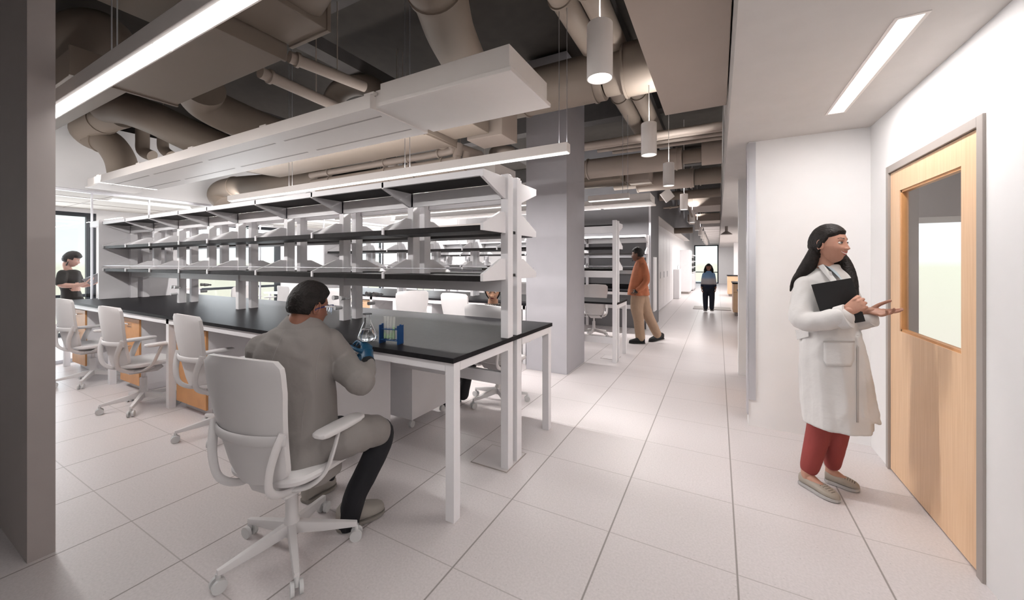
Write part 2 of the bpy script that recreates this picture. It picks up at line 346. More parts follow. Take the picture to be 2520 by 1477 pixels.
# ================================================================== LAB BENCHES
def post_pair_parts(root, X, y0, z0, z1, w=.06, d=.055):
    MB().box(X-w/2, X+w/2, y0, y0+d, z0, z1).box(X-w/2+.012, X+w/2-.004, y0+d-.001, y0+d+.028, z0, z1-.01).build('upright', M_white, root, bevel=.0025)
def bracket(root, X, yu, sgn, z, hang=False, depth=.30, t=.022, h=.15):
    # plate reaching from the upright face yu towards sgn*Y; standing above the shelf or hanging under it
    y2 = yu+sgn*depth
    if not hang: pts = [(X-t/2, yu, z-.035), (X-t/2, yu, z+h-.035), (X-t/2, yu+sgn*.06, z+h-.035), (X-t/2, y2, z+.012), (X-t/2, y2, z-.035)]
    else: pts = [(X-t/2, yu, z+.03), (X-t/2, yu, z-h+.03), (X-t/2, yu+sgn*.03, z-h+.03), (X-t/2, y2, z-.02), (X-t/2, y2, z+.03)]
    MB().prism(pts, (t, 0, 0)).build('shelf_bracket', M_white, root, bevel=.0015)
def shelves(root, xs, yu, sgn, x0, x1, levels=(1.40, 1.735), top=2.07, rails=True):
    depth = .30
    for z in levels:
        for a, b in zip([x0]+xs[1:-1], xs[1:-1]+[x1]):
            MB().box(a+.012, b-.012, min(yu+sgn*.004, yu+sgn*(depth-.01)), max(yu+sgn*.004, yu+sgn*(depth-.01)), z-.038, z).build('shelf', M_bshelf, root, bevel=.002)
        for X in xs: bracket(root, X, yu, sgn, z, depth=depth)
    z = top
    MB().box(x0, x1, min(yu+sgn*.0, yu+sgn*(depth-.02)), max(yu, yu+sgn*(depth-.02)), z-.012, z+.008).build('top_shelf', M_bshelf, root)
    MB().box(x0, x1, min(yu+sgn*(depth-.022), yu+sgn*depth), max(yu+sgn*(depth-.022), yu+sgn*depth), z-.014, z+.03).build('shelf_lip', M_white, root, bevel=.002)
    MB().box(x0, x1, min(yu, yu-sgn*.02), max(yu, yu-sgn*.02), z-.125, z-.014).build('top_beam', M_white, root, bevel=.002)
    for X in xs: bracket(root, X, yu, sgn, z, hang=True, depth=depth)
    if rails:
        MB().tube([(x0, yu+sgn*(depth-.012), levels[0]+.045), (x1, yu+sgn*(depth-.012), levels[0]+.045)], .0035, 8).build('wire_rail', M_alu, root)
def gas_tap(root, X, y, z):
    m = MB().tube([(X-.09, y, z), (X+.09, y, z)], .010, 12)
    for s in (-1, 1): m.tube([(X+s*.05, y, z), (X+s*.05, y-.05, z+.002)], [.016, .022], 14)
    m.tube([(X, y, z-.09), (X, y-.07, z-.09)], .017, 14).tube([(X+.10, y, z), (X+.13, y, z)], [.013, .003], 10)
    m.build('gas_tap', M_alu2, root, smooth=True)
M_alu2 = mat('valve_metal', (.60, .60, .61), .4)
# ---- near bench
xs_main = [-8.03, -6.42, -4.935, -3.11, -1.352]; xs_mid = [-7.195, -5.61, -3.985, -2.25]
BX0, BX1, BY0, BY1, BZ = -8.32, -1.315, 1.735, 3.20, .945
b1 = thing('lab_bench', (-4.8, 2.47, 0), 'long white island bench with black worktop and double shelving, nearest the camera', 'bench')
def mk(m, name, mt, root=b1, **k): return rel(m.build(name, mt, **k), root)
class RelMB(MB): pass
tmp = []
def build_on(root, fn):                        # run fn, then hang every new object on root keeping its place
    before = set(COL.objects); fn()
    for o in [q for q in COL.objects if q not in before and q.parent is None]: rel(o, root)
def bench1():
    MB().box(BX0, BX1, BY0, BY1, BZ-.03, BZ).build('worktop', M_black, None, bevel=.002)
    xs = [BX0+.05, -6.5, -4.95, -3.13, -1.352]
    for X in (-8.25, -6.53, -4.945, -1.352):
        MB().box(X-.03, X+.03, BY0+.015, BY0+.075, 0, BZ-.03).build('leg', M_white, None, bevel=.002)
        MB().box(X-.03, X+.03, BY1-.075, BY1-.015, 0, BZ-.03).build('leg', M_white, None, bevel=.002)
    for y in (BY0+.015, BY1-.065): MB().box(BX0+.03, BX1-.07, y, y+.05, BZ-.085, BZ-.031).build('apron_rail', M_white, None, bevel=.002)
    MB().box(-1.38, -1.322, BY0+.076, 2.385, BZ-.085, BZ-.031).build('end_rail', M_white, None, bevel=.002)
    MB().box(-1.38, -1.322, 2.61, BY1-.076, BZ-.085, BZ-.031).build('end_rail', M_white, None, bevel=.002)
    MB().box(BX0+.1, -1.385, 2.395, 2.43, .60, .69).build('cross_rail', M_white, None, bevel=.002)
    for X in xs_main:
        post_pair_parts(None, X, 2.386, 0, 2.125); post_pair_parts(None, X, 2.525, 0, 2.125)
    for X in xs_mid:
        post_pair_parts(None, X, 2.386, 1.375, 2.10); post_pair_parts(None, X, 2.525, 1.375, 2.10)
    allx = sorted(xs_main+xs_mid)
    shelves(None, allx, 2.386, -1, -8.05, -1.36); shelves(None, allx, 2.608, 1, -8.05, -1.36)
    for y in (2.392, 2.56): MB().box(-8.0, -1.382, y, y+.035, 1.275, 1.373).build('support_beam', M_white, None, bevel=.002)
    for X in (-3.11, -6.42): gas_tap(None, X+.02, 2.37, 1.16); gas_tap(None, X+.12, 2.665, 1.18)
    MB().box(-8.12, -8.085, 2.06, 3.02, BZ, 2.13).build('end_panel', M_white, None, bevel=.002)
    MB().box(-8.45, -8.121, 2.06, 2.12, 2.03, 2.115).build('end_arm', M_white, None, bevel=.002)
    MB().box(-1.345, -1.335, 2.473, 2.523, 1.385, 1.405).box(-1.345, -1.335, 2.473, 2.523, 1.70, 1.72).build('spacer', M_dark, None)
build_on(b1, bench1)
# ---- second bench row (left of and behind the column)
def bench_row(label, x0, x1f, x1b, yf, yu, yb, z, mains, mids):
    r = thing('lab_bench', ((x0+x1b)/2, yu, 0), label, 'bench')
    def f():
        MB().box(x0, x1f, yf, yu+.02, z-.03, z).build('worktop', M_black, None, bevel=.002)
        MB().box(x0, x1b, yu+.021, yb, z-.03, z).build('worktop', M_black, None, bevel=.002)
        for X in mains+[x1f-.03]:
            if X < x1f: MB().box(X-.03, X+.03, yf+.01, yf+.07, 0, z-.03).build('leg', M_white, None)
        for X in mains: MB().box(X-.03, X+.03, yb-.07, yb-.01, 0, z-.03).build('leg', M_white, None)
        MB().box(x0, x1f-.07, yf+.01, yf+.05, z-.09, z-.031).build('apron_rail', M_white, None)
        MB().box(x0, x1b-.07, yb-.05, yb-.01, z-.09, z-.031).build('apron_rail', M_white, None)
        MB().box(x1b-.065, x1b-.01, yu+.05, yb-.07, z-.09, z-.031).build('end_rail', M_white, None)
        MB().box(x0, x1b-.07, yu+.02, yu+.05, .27, .37).build('cross_rail', M_white, None)
        for X in mains: post_pair_parts(None, X, yu-.02, 0, 2.12); post_pair_parts(None, X, yu+.11, 0, 2.12)
        for X in mids: post_pair_parts(None, X, yu-.02, 1.36, 2.09); post_pair_parts(None, X, yu+.11, 1.36, 2.09)
        a = sorted(mains+mids)
        shelves(None, [q for q in a if q < x1f], yu-.02, -1, a[0]-.02, x1f-.02 if x1f < x1b else a[-1]); shelves(None, a, yu+.19, 1, a[0]-.02, a[-1]+.01)
        for y in (yu-.014, yu+.14): MB().box(a[0], a[-1]-.03, y, y+.035, 1.265, 1.36).build('support_beam', M_white, None)
        MB().box(a[0]-.06, a[0]-.03, yf+.35, yb-.3, z, 2.12).build('end_panel', M_white, None)
    build_on(r, f); return r
bench_row('second white bench row with black top, ending behind the grey column', -8.0, -2.42, -1.315, 5.0, 5.71, 6.42, .89, [-7.5, -5.7, -3.9, -2.5, -1.352], [-6.6, -4.8, -3.2])
# ---- single-sided bench in front of the grey wall
r3 = thing('lab_bench', (-2.6, GY-.4, 0), 'single-sided shelf bench standing against the dark grey wall', 'bench')
def bench3():
    z = .90; yu = GY-.09; x0, x1 = -4.3, -1.345
    MB().box(x0, x1, yu-.66, GY-.012, z-.03, z).build('worktop', M_black, None, bevel=.002)
    MB().box(x0, x1, GY-.03, GY-.012, z, z+.10).build('backsplash', M_black, None)
    for X in (x0+.04, x1-.035): MB().box(X-.03, X+.03, yu-.65, yu-.59, 0, z-.03).build('leg', M_white, None)
    MB().box(x0+.07, x1-.07, yu-.65, yu-.61, z-.09, z-.031).build('apron_rail', M_white, None)
    MB().box(x0, x1-.06, yu, yu+.03, .44, .53).build('cross_rail', M_white, None)
    xs = [-4.25, -2.75, -1.375]
    for X in xs: MB().box(X-.03, X+.03, yu-.004, yu+.052, 0, 2.10).build('upright', M_white, None, bevel=.002)
    shelves(None, xs, yu-.004, -1, xs[0], xs[-1], levels=(1.36, 1.71), top=2.06)
    MB().box(xs[0], xs[-1]-.03, yu, yu+.035, 1.235, 1.334).build('support_beam', M_white, None)
build_on(r3, bench3)
bench_row('farthest white bench row seen through the shelves, near the end wall', -8.0, -4.6, -4.6, 9.2, 9.9, 10.6, .89, [-7.8, -6.3, -4.7], [-7.0, -5.5])
# ---- low cabinets under the near bench
def base_cabinet(x0, x1, label, y0=1.80, y1=2.37, z0=.08, z1=.86):
    r = thing('base_cabinet', ((x0+x1)/2, y0, 0), label, 'cabinet', None)
    def f():
        MB().box(x0, x1, y0+.02, y1, z0, z1-.02).build('body', M_white, None, bevel=.002)
        MB().box(x0, x1, y0, y1, z1-.019, z1).build('top_strip', M_dark, None)
        MB().box(x0+.04, x1-.04, y0+.07, y1-.05, 0, z0-.001).build('plinth', M_white, None)
        n = 0
        for a, b in ((z0, .58), (.585, z1-.025)):
            d = MB().box(x0+.002, x1-.002, y0, y0+.019, a, b).build('drawer_front', M_wood2, None, bevel=.002)
            MB().tube([((x0+x1)/2-.06, y0-.025, (b-.06)), ((x0+x1)/2+.06, y0-.025, (b-.06))], .006, 8).box((x0+x1)/2-.06, (x0+x1)/2-.05, y0-.025, y0, b-.064, b-.056).box((x0+x1)/2+.05, (x0+x1)/2+.06, y0-.025, y0, b-.064, b-.056).build('handle', M_alu, d)
    build_on(r, f); return r
base_cabinet(-4.88, -4.27, 'wooden-front drawer cabinet under the near bench, right of the middle leg')
base_cabinet(-6.35, -5.80, 'wooden-front drawer cabinet behind the second chair from the left')
base_cabinet(-8.1, -7.57, 'wooden-front drawer cabinet at the far left end of the near bench')
base_cabinet(-3.0, -2.46, 'wooden-front drawer cabinet hidden behind the seated man')
def under_cabinet(x0, x1, m, label):
    r = thing('base_cabinet', ((x0+x1)/2, 5.1, 0), label, 'cabinet', 'cabinets under the second bench row')
    def f():
        MB().box(x0, x1, 5.10, 5.60, .08, .78).build('body', M_white, None)
        MB().box(x0, x1, 5.10, 5.60, .781, .80).build('top_strip', M_dark, None)
        MB().box(x0+.02, x1-.02, 5.14, 5.58, 0, .079).build('plinth', M_frame, None)
        for a, b in ((.09, .52), (.53, .775)):
            d = MB().box(x0+.003, x1-.003, 5.08, 5.099, a, b).build('drawer_front', m, None, bevel=.002)
            MB().box((x0+x1)/2-.06, (x0+x1)/2+.06, 5.055, 5.065, b-.06, b-.05).build('handle', M_alu, d)
    build_on(r, f)
for x0, x1, m, l in ((-3.28, -2.6, M_white, 'white cabinet under the second bench, nearest the grey column'), (-3.86, -3.42, M_wood, 'light wooden cabinet under the second bench, beside the tucked white chair'), (-5.1, -4.3, M_white, 'white cabinet under the middle of the second bench'), (-6.3, -5.75, M_wood, 'light wooden cabinet under the left half of the second bench')): under_cabinet(x0, x1, m, l)
def pedestal(x0, x1, y0, y1, label, wd=False):
    r = thing('mobile_pedestal', ((x0+x1)/2, (y0+y1)/2, 0), label, 'pedestal')
    def f():
        MB().box(x0, x1, y0, y1, .09, .66).build('body', M_white, None, bevel=.003)
        m = M_wood2 if wd else M_white
        MB().box(x0+.003, x1-.003, y1, y1+.018, .095, .37).build('drawer_front', m, None, bevel=.002)
        MB().box(x0+.003, x1-.003, y1, y1+.018, .376, .655).build('drawer_front', m, None, bevel=.002)
        for X in (x0+.05, x1-.05):
            for Y in (y0+.05, y1-.05): MB().tube([(X-.012, Y, .03), (X+.012, Y, .03)], .03, 16).box(X-.008, X+.008, Y-.008, Y+.008, .05, .09).build('caster', M_chairw, None, smooth=True)
    build_on(r, f); return r
M_chairw = mat('caster_white', (.6, .6, .6), .45)
pedestal(-2.85, -2.385, 2.55, 3.08, 'white pedestal on casters under the far side of the near bench')
# ================================================================== CHAIRS
def chair(label, loc, rz, group=None):
    r = thing('office_chair', loc, label, 'chair', group, rz)
    # star base
    for k in range(5):
        a = math.radians(90+72*k+18); d = Vector((math.cos(a), math.sin(a), 0)); q = Vector((-d.y, d.x, 0))
        rings = []
        for t, w, z0, z1 in ((.025, .022, .10, .155), (.15, .019, .085, .13), (.30, .015, .075, .10), (.315, .012, .077, .098)):
            c = d*t; rings.append([c+q*w+Vector((0, 0, z0)), c-q*w+Vector((0, 0, z0)), c-q*w*.8+Vector((0, 0, z1)), c+q*w*.8+Vector((0, 0, z1))])
        lg = MB().ring(rings).build('base_leg', M_chair, r, bevel=.004, smooth=True)
        c = d*.31
        MB().tube([c-q*.026+Vector((0, 0, .03)), c-q*.010+Vector((0, 0, .03))], .03, 20).tube([c+q*.010+Vector((0, 0, .03)), c+q*.026+Vector((0, 0, .03))], .03, 20).tube([c+Vector((0, 0, .035)), c+Vector((0, 0, .082))], .011, 10).build('caster', M_chairw, lg, smooth=True)
    MB().lathe([(.034, .09), (.036, .17), (.03, .18), (.03, .30), (.018, .305), (.018, .40)]).build('gas_cylinder', M_chair, r, smooth=True)
    MB().prism([(-.11, -.16, .42), (-.07, -.16, .385), (-.05, .05, .375), (-.09, .12, .40), (-.12, .10, .44), (-.12, -.16, .44)], (.22, 0, 0)).build('tilt_mechanism', M_chair, r, bevel=.008, smooth=True)
    # seat
    v = []; nu, nv = 22, 16; top = []; bot = []
    m = MB()
    def se(u, w):                              # rounded square outline
        a = math.copysign(abs(math.cos(u))**.55, math.cos(u)); b = math.copysign(abs(math.sin(u))**.55, math.sin(u)); return a*w[0], b*w[1]
    rings = []
    for k, (s, z) in enumerate(((.0, .490), (.5, .492), (.85, .497), (.96, .492), (1, .478), (.99, .462), (.93, .45), (.5, .445), (0, .445))):
        ring = []
        for j in range(40):
            x, y = se(2*math.pi*j/40, (.25*max(s, .02), .235*max(s, .02))); zz = z-.10*max(0, y-.10)-.2*max(0, y-.17)
            ring.append((x, y+.03, zz))
        rings.append(ring)
    m.ring(rings); m.build('seat', M_chair, r, smooth=True)
    # backrest shell
    m = MB(); nu, nv = 17, 22; grid = []
    for side in (0, 1):
        for j in range(nv):
            t = j/(nv-1); z = .47+t*.585
            w = .185+.065*min(1, t/.75) - .008*max(0, t-.9)*10*.3
            # rounded corners
            if t > .93: w -= .035*((t-.93)/.07)**2.2
            if t < .12: w -= .06*((.12-t)/.12)**2
            yc = -.205-.035*math.sin(t*math.pi*.9)*0 - .075*t*t+.03*math.sin(t*math.pi)*-1
            for i in range(nu):
                u = -1+2*i/(nu-1); x = u*w; y = yc+.055*abs(u)**2.2*(1-.3*t)
                zz = z+(.012*(1-u*u) if t > .95 else 0)
                m.v.append((x, y-(.024 if side else 0), zz))
    N = nu*nv
    for j in range(nv-1):
        for i in range(nu-1):
            a = j*nu+i; m.f.append((a, a+1, a+nu+1, a+nu)); m.f.append((N+a, N+a+nu, N+a+nu+1, N+a+1))
    for j in range(nv-1):
        for i in (0, nu-1):
            a = j*nu+i; m.f.append((a, a+nu, N+a+nu, N+a))
    for i in range(nu-1):
        for j in (0, nv-1):
            a = j*nu+i; m.f.append((a, a+1, N+a+1, N+a))
    m.build('backrest', M_chair, r, smooth=True)
    # lumbar band behind the back
    pts = []
    for k in range(17):
        u = -1+2*k/16; pts.append((u*.232, -.283+.062*abs(u)**2.2, .70))
    MB().tube(pts, [(.024, .006)]*17, 12, ref=(0, 0, 1)).build('lumbar_band', M_chair, r, smooth=True)
    for s in (-1, 1):
        pts = spline([(s*.222, -.225, .735), (s*.205, -.25, .66), (s*.185, -.262, .57), (s*.165, -.245, .475), (s*.145, -.17, .418), (s*.15, -.05, .405), (s*.12, .04, .41)], 5)
        MB().tube(pts, [(.026-.008*min(1, i/14), .010) for i in range(len(pts))], 12, ref=(0, 1, 0)).build('back_frame', M_chair, r, smooth=True)
        pts = spline([(s*.14, -.11, .410), (s*.205, -.07, .418), (s*.250, -.02, .47), (s*.264, .02, .57), (s*.262, .055, .652)], 5)
        MB().tube(pts, [(.027, .011)]*len(pts), 12, ref=(0, 1, 0)).build('armrest_support', M_chair, r, smooth=True)
        rings = []
        for y, w, h in ((-.085, .020, .008), (-.075, .038, .014), (-.05, .046, .017), (.06, .050, .018), (.16, .046, .017), (.195, .034, .013), (.205, .016, .007)):
            rings.append([(s*.262+w*math.copysign(abs(math.cos(q))**.6, math.cos(q)), y, .664+h*math.copysign(abs(math.sin(q))**.6, math.sin(q))) for q in [2*math.pi*k/20 for k in range(20)]])
        MB().ring(rings).build('armrest_pad', M_chair, r, smooth=True)
    return r
c0 = chair('pale grey swivel chair the lab-coated man sits on, seen from behind', (-1.935, 1.19, 0), math.radians(8))
def chair_at(x, y, deg, label, group=None):
    c = copy_tree(c0); c.location = (x, y, 0); c.rotation_euler = (0, 0, math.radians(deg)); c['label'] = label
    if group: c['group'] = group
    return c
G1 = 'swivel chairs on the camera side of the near bench'; c0['group'] = G1
chair_at(-3.84, 1.74, -2, 'empty pale grey swivel chair just left of the seated man', G1)
chair_at(-5.24, 1.66, 2, 'empty pale grey swivel chair second from the left wall end', G1)
chair_at(-6.86, 1.70, 4, 'empty pale grey swivel chair nearest the woman in black', G1)
G2 = 'swivel chairs beyond the near bench'
chair_at(-2.07, 3.52, -6, 'grey swivel chair with its back to the near bench, before the seated woman', G2)
chair_at(-3.22, 4.55, -6, 'white swivel chair tucked at the second bench, seen over the near worktop', G2)
chair_at(-4.3, 4.5, 60, 'white swivel chair turned sideways left of the tucked one', G2)
chair_at(-2.95, 7.6, 160, 'white swivel chair right of the column, behind the second bench', G2)
chair_at(-2.22, 7.6, 20, 'white swivel chair in front of the grey wall bench', G2)
chair_at(-3.75, 7.1, 185, 'white swivel chair seen just left of the column', G2)
for x, y, d, l in ((-5.6, 4.45, 10, 'white chair beyond the shelves, behind the seated man'), (-7.0, 4.4, -15, 'white chair at the left half of the second bench'), (-7.9, 3.8, 100, 'white chair near the glass partition'), (-6.75, 3.75, 170, 'pale chair just past the near worktop at the left')): chair_at(x, y, d, l, G2)
# office table behind the glass
t = thing('office_table', (-9.7, 7.0, 0), 'white office table behind the glass partition', 'table')
def f():
    MB().box(-10.3, -9.0, 5.6, 7.6, .70, .73).build('tabletop', M_white, None, bevel=.003)
    for X in (-10.2, -9.1):
        for Y in (5.7, 7.5): MB().box(X-.02, X+.02, Y-.02, Y+.02, 0, .70).build('leg', M_white, None)
build_on(t, f)
G3 = 'chairs in the office behind the glass'
chair_at(-9.7, 5.2, 5, 'office chair at the near end of the table behind the glass', G3)
chair_at(-9.7, 8.0, 180, 'office chair at the far end of the table behind the glass', G3)
t = thing('low_cabinet', (-11.2, 3.4, 0), 'low pale cabinet under the office window wall', 'cabinet')
def f():
    MB().box(-11.45, -10.95, 2.95, 4.5, 0, .86).build('body', M_white, None, bevel=.004)
    MB().box(-11.47, -10.93, 2.93, 4.52, .861, .89).build('top', M_gyp, None)
build_on(t, f)
# ================================================================== CEILING FIXTURES
def linear_light(y, x0, x1, label, n=4, ztop=2.488, w=.085, wires=()):
    r = thing('linear_pendant_light', ((x0+x1)/2, y, 2.41), label, 'light', 'suspended linear lights')
    def f():
        MB().box(x0, x1, y-w/2, y+w/2, 2.412, ztop).build('housing', M_fix, None, bevel=.003)
        L = (x1-x0)/n
        for k in range(n): MB().box(x0+k*L+.008, x0+(k+1)*L-.004, y-w/2+.014, y+w/2-.014, 2.404, 2.414).build('diffuser', M_glow2, None)
        for x in wires:
            for dx in (-.035, .035): MB().tube([(x+dx, y, ztop), (x+dx, y, DECK)], .003, 6).build('suspension_wire', M_alu, None)
    build_on(r, f); return r
linear_light(.722, -5.2, -.55, 'glowing linear light crossing the top left corner close to the camera', 3, wires=(-2.62,))
linear_light(3.03, -6.45, -1.10, 'long glowing linear light over the near shelving', 4, wires=(-4.95, -2.9, -1.15))
linear_light(5.48, -7.3, -2.45, 'white linear light over the second bench, left of the column', 4, wires=(-6,))
linear_light(5.62, -1.72, -1.12, 'short end of white linear light showing right of the column', 1, wires=(-1.18,))
linear_light(8.15, -7.3, -4.4, 'farther linear light beyond the second bench', 3, wires=(-6,))
def chilled_beam(y0, x0, x1, label, split=-2.14, z=2.60):
    r = thing('chilled_beam', ((x0+x1)/2, y0+.31, z), label, 'ceiling fixture', 'chilled beams')
    y1 = y0+.62
    def f():
        MB().box(split+.01, x1, y0+.03, y1-.03, z+.028, z+.17).build('end_housing', M_fix, None, bevel=.003)
        MB().box(split+.01, x1+.02, y0+.01, y1-.01, z, z+.028).build('end_tray', M_fix, None, bevel=.003)
        MB().box(x0+.5, split-.06, y0, y1, z, z+.10).build('beam_housing', M_fix, None, bevel=.003)
        MB().box(split-.06, split+.01, y0+.05, y1-.05, z+.01, z+.14).build('coupling', M_fix, None)
        MB().box(x0, x0+.5, y0+.06, y1-.06, z+.02, z+.13).build('end_housing', M_fix, None, bevel=.003)
        MB().box(x0-.02, x0+.5, y0+.04, y1-.04, z, z+.02).build('end_tray', M_fix, None)
        m = MB(); n = 4; L = (split-x0-.6)/n
        for k in range(n):
            a = x0+.55+k*L
            for yy in (y0+.15, y1-.15): m.box(a+.08, a+L-.06, yy-.008, yy+.008, z-.0015, z+.001)
        m.build('slot', M_frame, None)
        for x in [split-.08-i*1.35 for i in range(5)]:
            if x > x0+.4:
                MB().box(x-.05, x+.05, y0+.005, y0+.04, z+.10, z+.115).build('hanger', M_fix, None)
    build_on(r, f)
chilled_beam(1.925, -8.25, -1.075, 'large white chilled beam hanging over the camera side of the near bench')
chilled_beam(4.14, -7.6, -2.5, 'white chilled beam seen behind the shelving, left of the column', split=-3.5)
chilled_beam(7.30, -7.6, -1.09, 'white chilled beam right of the column, before the grey wall', split=-2.10)
# cylindrical pendants down the corridor
pend0 = None
PY = [2.18, 3.96, 5.67, 8.35, 11.1, 13.8, 16.4, 18.6, 20.6, 22.4, 24, 25.6]
names = ['nearest', 'second', 'third', 'fourth', 'fifth', 'sixth', 'seventh', 'eighth', 'ninth', 'tenth', 'eleventh', 'farthest']
for i, y in enumerate(PY):
    loc = (-.602, y, 2.55)
    if pend0 is None:
        p = thing('cylinder_pendant_light', loc, '', 'light', 'white cylinder pendants along the corridor'); pend0 = p
        MB().lathe([(.02, .315), (.070, .315), (.0735, .311), (.0735, 0), (.069, 0), (.069, .02)], seg=40, cap=False).build('shade', M_fix, p, smooth=True)
        MB().lathe([(.0, .008), (.067, .008)], seg=40, cap=False).build('lens', M_glow, p)
        MB().tube([(0, 0, .315), (0, 0, 1.8)], .004, 8).build('cord', M_fix, p)
    else: p = copy_tree(pend0); p.location = loc
    if i == 1: [q for q in p.children if q.name.startswith('cord')][0].scale.z = .385
    p['label'] = names[i]+' white cylinder pendant of the corridor row, counted from the camera'
    l = bpy.data.lights.new('pendant_lamp', 'SPOT'); l.energy = 12 if i < 2 else 32; l.spot_size = math.radians(105); l.spot_blend = .8; l.shadow_soft_size = .06; l.color = WARM
    o = bpy.data.objects.new('pendant_lamp', l); COL.objects.link(o); o.location = (loc[0], loc[1], 2.545)
    if i < 9:
        l = bpy.data.lights.new('pendant_uplamp', 'SPOT'); l.energy = 20; l.spot_size = math.radians(110); l.spot_blend = .15; l.shadow_soft_size = .05; l.color = WARM
        o = bpy.data.objects.new('pendant_uplamp', l); COL.objects.link(o); o.location = (loc[0]+.03, loc[1], 2.88); o.rotation_euler = (math.pi, 0, 0)
# recessed slot light in the lowered ceiling
r = thing('recessed_slot_light', (.76, 2.97, CZ), 'long slim recessed light glowing in the lowered ceiling by the door', 'light')
def f():
    MB().box(.70, .82, 2.33, 2.345, CZ-.004, CZ).box(.70, .82, 3.595, 3.61, CZ-.004, CZ).box(.70, .715, 2.345, 3.595, CZ-.004, CZ).box(.805, .82, 2.345, 3.595, CZ-.004, CZ).build('trim_ring', M_fix, None)
    MB().box(.715, .805, 2.345, 3.595, CZ-.003, CZ-.001).build('diffuser', M_glow2, None)
build_on(r, f)
# small ceiling things down the corridor
r = thing('ceiling_speaker', (.22, 13.2, 2.34), 'small grey conical fixture under the lowered ceiling far down the corridor', 'fixture')
def f(): MB().lathe([(.16, 0), (.16, .01), (.04, .10), (.04, .25)], (.22, 13.2, 2.34), 20).build('cone', M_frame, None, smooth=True)
build_on(r, f)
for y in (13.0, 12.4): tag(MB().box(.95, 1.15, y, y+.3, CZ-.006, CZ-.001).build('downlight', M_glow), 'small bright downlight in the lowered ceiling, %s of two' % ('farther' if y > 12.5 else 'nearer'), 'light', 'bay downlights')
# ================================================================== DUCTS AND PIPES
def q3(p): return tuple(p)
def duct(label, pts, r, m=M_duct, name='round_duct', flanges=(), seg=28, n=6, cat='duct', hang=0):
    p = [Vector(a) for a in spline([tuple(q) for q in pts], n)]
    rr = r
    if isinstance(r, (list, tuple)): rr = [float(v[0]) for v in spline([(x,) for x in r], n)]
    o = MB().tube(p, rr, seg).build(name, m, smooth=True)
    tag(o, label, cat)
    for k, f in enumerate(flanges):
        i = min(len(p)-2, int(f*(len(p)-1))); t = (p[i+1]-p[i]).normalized(); r0 = rr[i] if isinstance(rr, list) else rr
        MB().tube([p[i]-t*.012, p[i]+t*.012], r0+.014, seg).build('flange', m, o, smooth=True)
    if hang:
        q = p[int(hang*(len(p)-1))]; MB().tube([q, (q.x, q.y, DECK)], .005, 6).build('hanger_rod', m, o)
    return o
def xduct(label, Y, px, yt, yb, x0, x1, m=M_duct, flanges=(), **k):
    c = ony(px, (yt+yb)/2, Y); zc = c.dot(DEP); r = .5*(yb-yt)*zc/F*.9
    return duct(label, [(x0, Y, c.z), ((x0+x1)/2, Y, c.z), (x1, Y, c.z)], r, m, flanges=flanges, **k)
def rduct(label, b, m=M_duct, seams=True, name='rectangular_duct'):
    o = MB().box(*b).build(name, m, bevel=.006); tag(o, label, 'duct')
    if seams:
        x0, x1, y0, y1, z0, z1 = b; L = max(x1-x0, y1-y0); k = max(1, int(L/1.4))
        for i in range(k+1):
            if x1-x0 >= y1-y0: a = x0+(x1-x0)*i/k; s = MB().box(a-.014, a+.014, y0-.012, y1+.012, z0-.012, z1+.012)
            else: a = y0+(y1-y0)*i/k; s = MB().box(x0-.012, x1+.012, a-.014, a+.014, z0-.012, z1+.012)
            s.build('seam_flange', m, o, bevel=.003)
    return o
# main round duct crossing in front of the column
c = ony(1400, 207, 4.05); rmain = .25
duct('very large round duct crossing above the pendants in front of the grey column', [(-3.4, 4.05, c.z), (-2, 4.05, c.z), (ony(1487, 200, 4.05).x, 4.05, c.z)], rmain, flanges=(.5, .99))
duct('round duct section joining the very large duct, right of the nearest pendant', [(ony(1487, 200, 4.05).x+.02, 4.05, c.z), (ony(1540, 180, 4.05).x, 4.05, c.z)], rmain*.88)
duct('wide round duct end running behind the flat duct panel, right of the nearest pendant', [(ony(1541, 180, 4.05).x, 4.05, c.z), (.0, 4.05, c.z)], rmain*1.04, flanges=(.02,))
# pair running down the lab
for px, nm in ((1547, 'left'), (1592, 'right')):
    a = onz(px, 273, 3.72)
    duct('%s one of two slim round ducts running along the corridor under the deck' % nm, [(a.x, .4, 3.72), (a.x, 3, 3.72), (a.x, 7.0, 3.72)], .105, flanges=(.55, .8))
rduct('broad flat duct panel hanging beside the corridor, upper right of the nearest pendant', (-.448, .066, -1.5, 3.92, 2.9, 3.2), M_duct2, seams=False)
# air handler and its ducts, top left
rduct('big flat rectangular duct at top left, above the near chilled beam', (-4.58, -2.84, 1.25, 1.69, 3.0, 3.32), M_duct)
rduct('rectangular duct running off to the left beside the glowing linear light', (-7.2, -4.62, 1.02, 1.37, 3.02, 3.24), M_duct)
o = rduct('stepped rectangular duct box at top, right of the big flat duct', (-2.80, -2.38, .9, 1.72, 3.10, 3.42), M_duct)
rg = []
for k in range(7):
    t = k/6; xx = -2.375+.40*t; ring = []
    for j in range(28):
        a = 2*math.pi*j/28; ca, sa = math.cos(a), math.sin(a); e_ = .35+.65*t
        ring.append((xx, 1.38+(.30*(1-t)+.20*t)*math.copysign(abs(ca)**e_, ca), 3.30+(.17*(1-t)+.20*t)*math.copysign(abs(sa)**e_, sa)))
    rg.append(ring)
tag(MB().ring(rg).build('duct_transition', M_duct, smooth=True), 'square-to-round duct transition at the top, left of the big curved duct', 'duct')
duct('big curved round duct elbow sweeping down behind the raised end of the chilled beam', [(-1.97, 1.38, 3.30), (-1.75, 1.42, 3.30), (-1.60, 1.62, 3.30), (-1.62, 1.95, 3.28), (-1.80, 2.35, 3.24), (-1.98, 2.9, 3.2), (-2.02, 3.2, 3.2)], .185, flanges=(.02, .5))
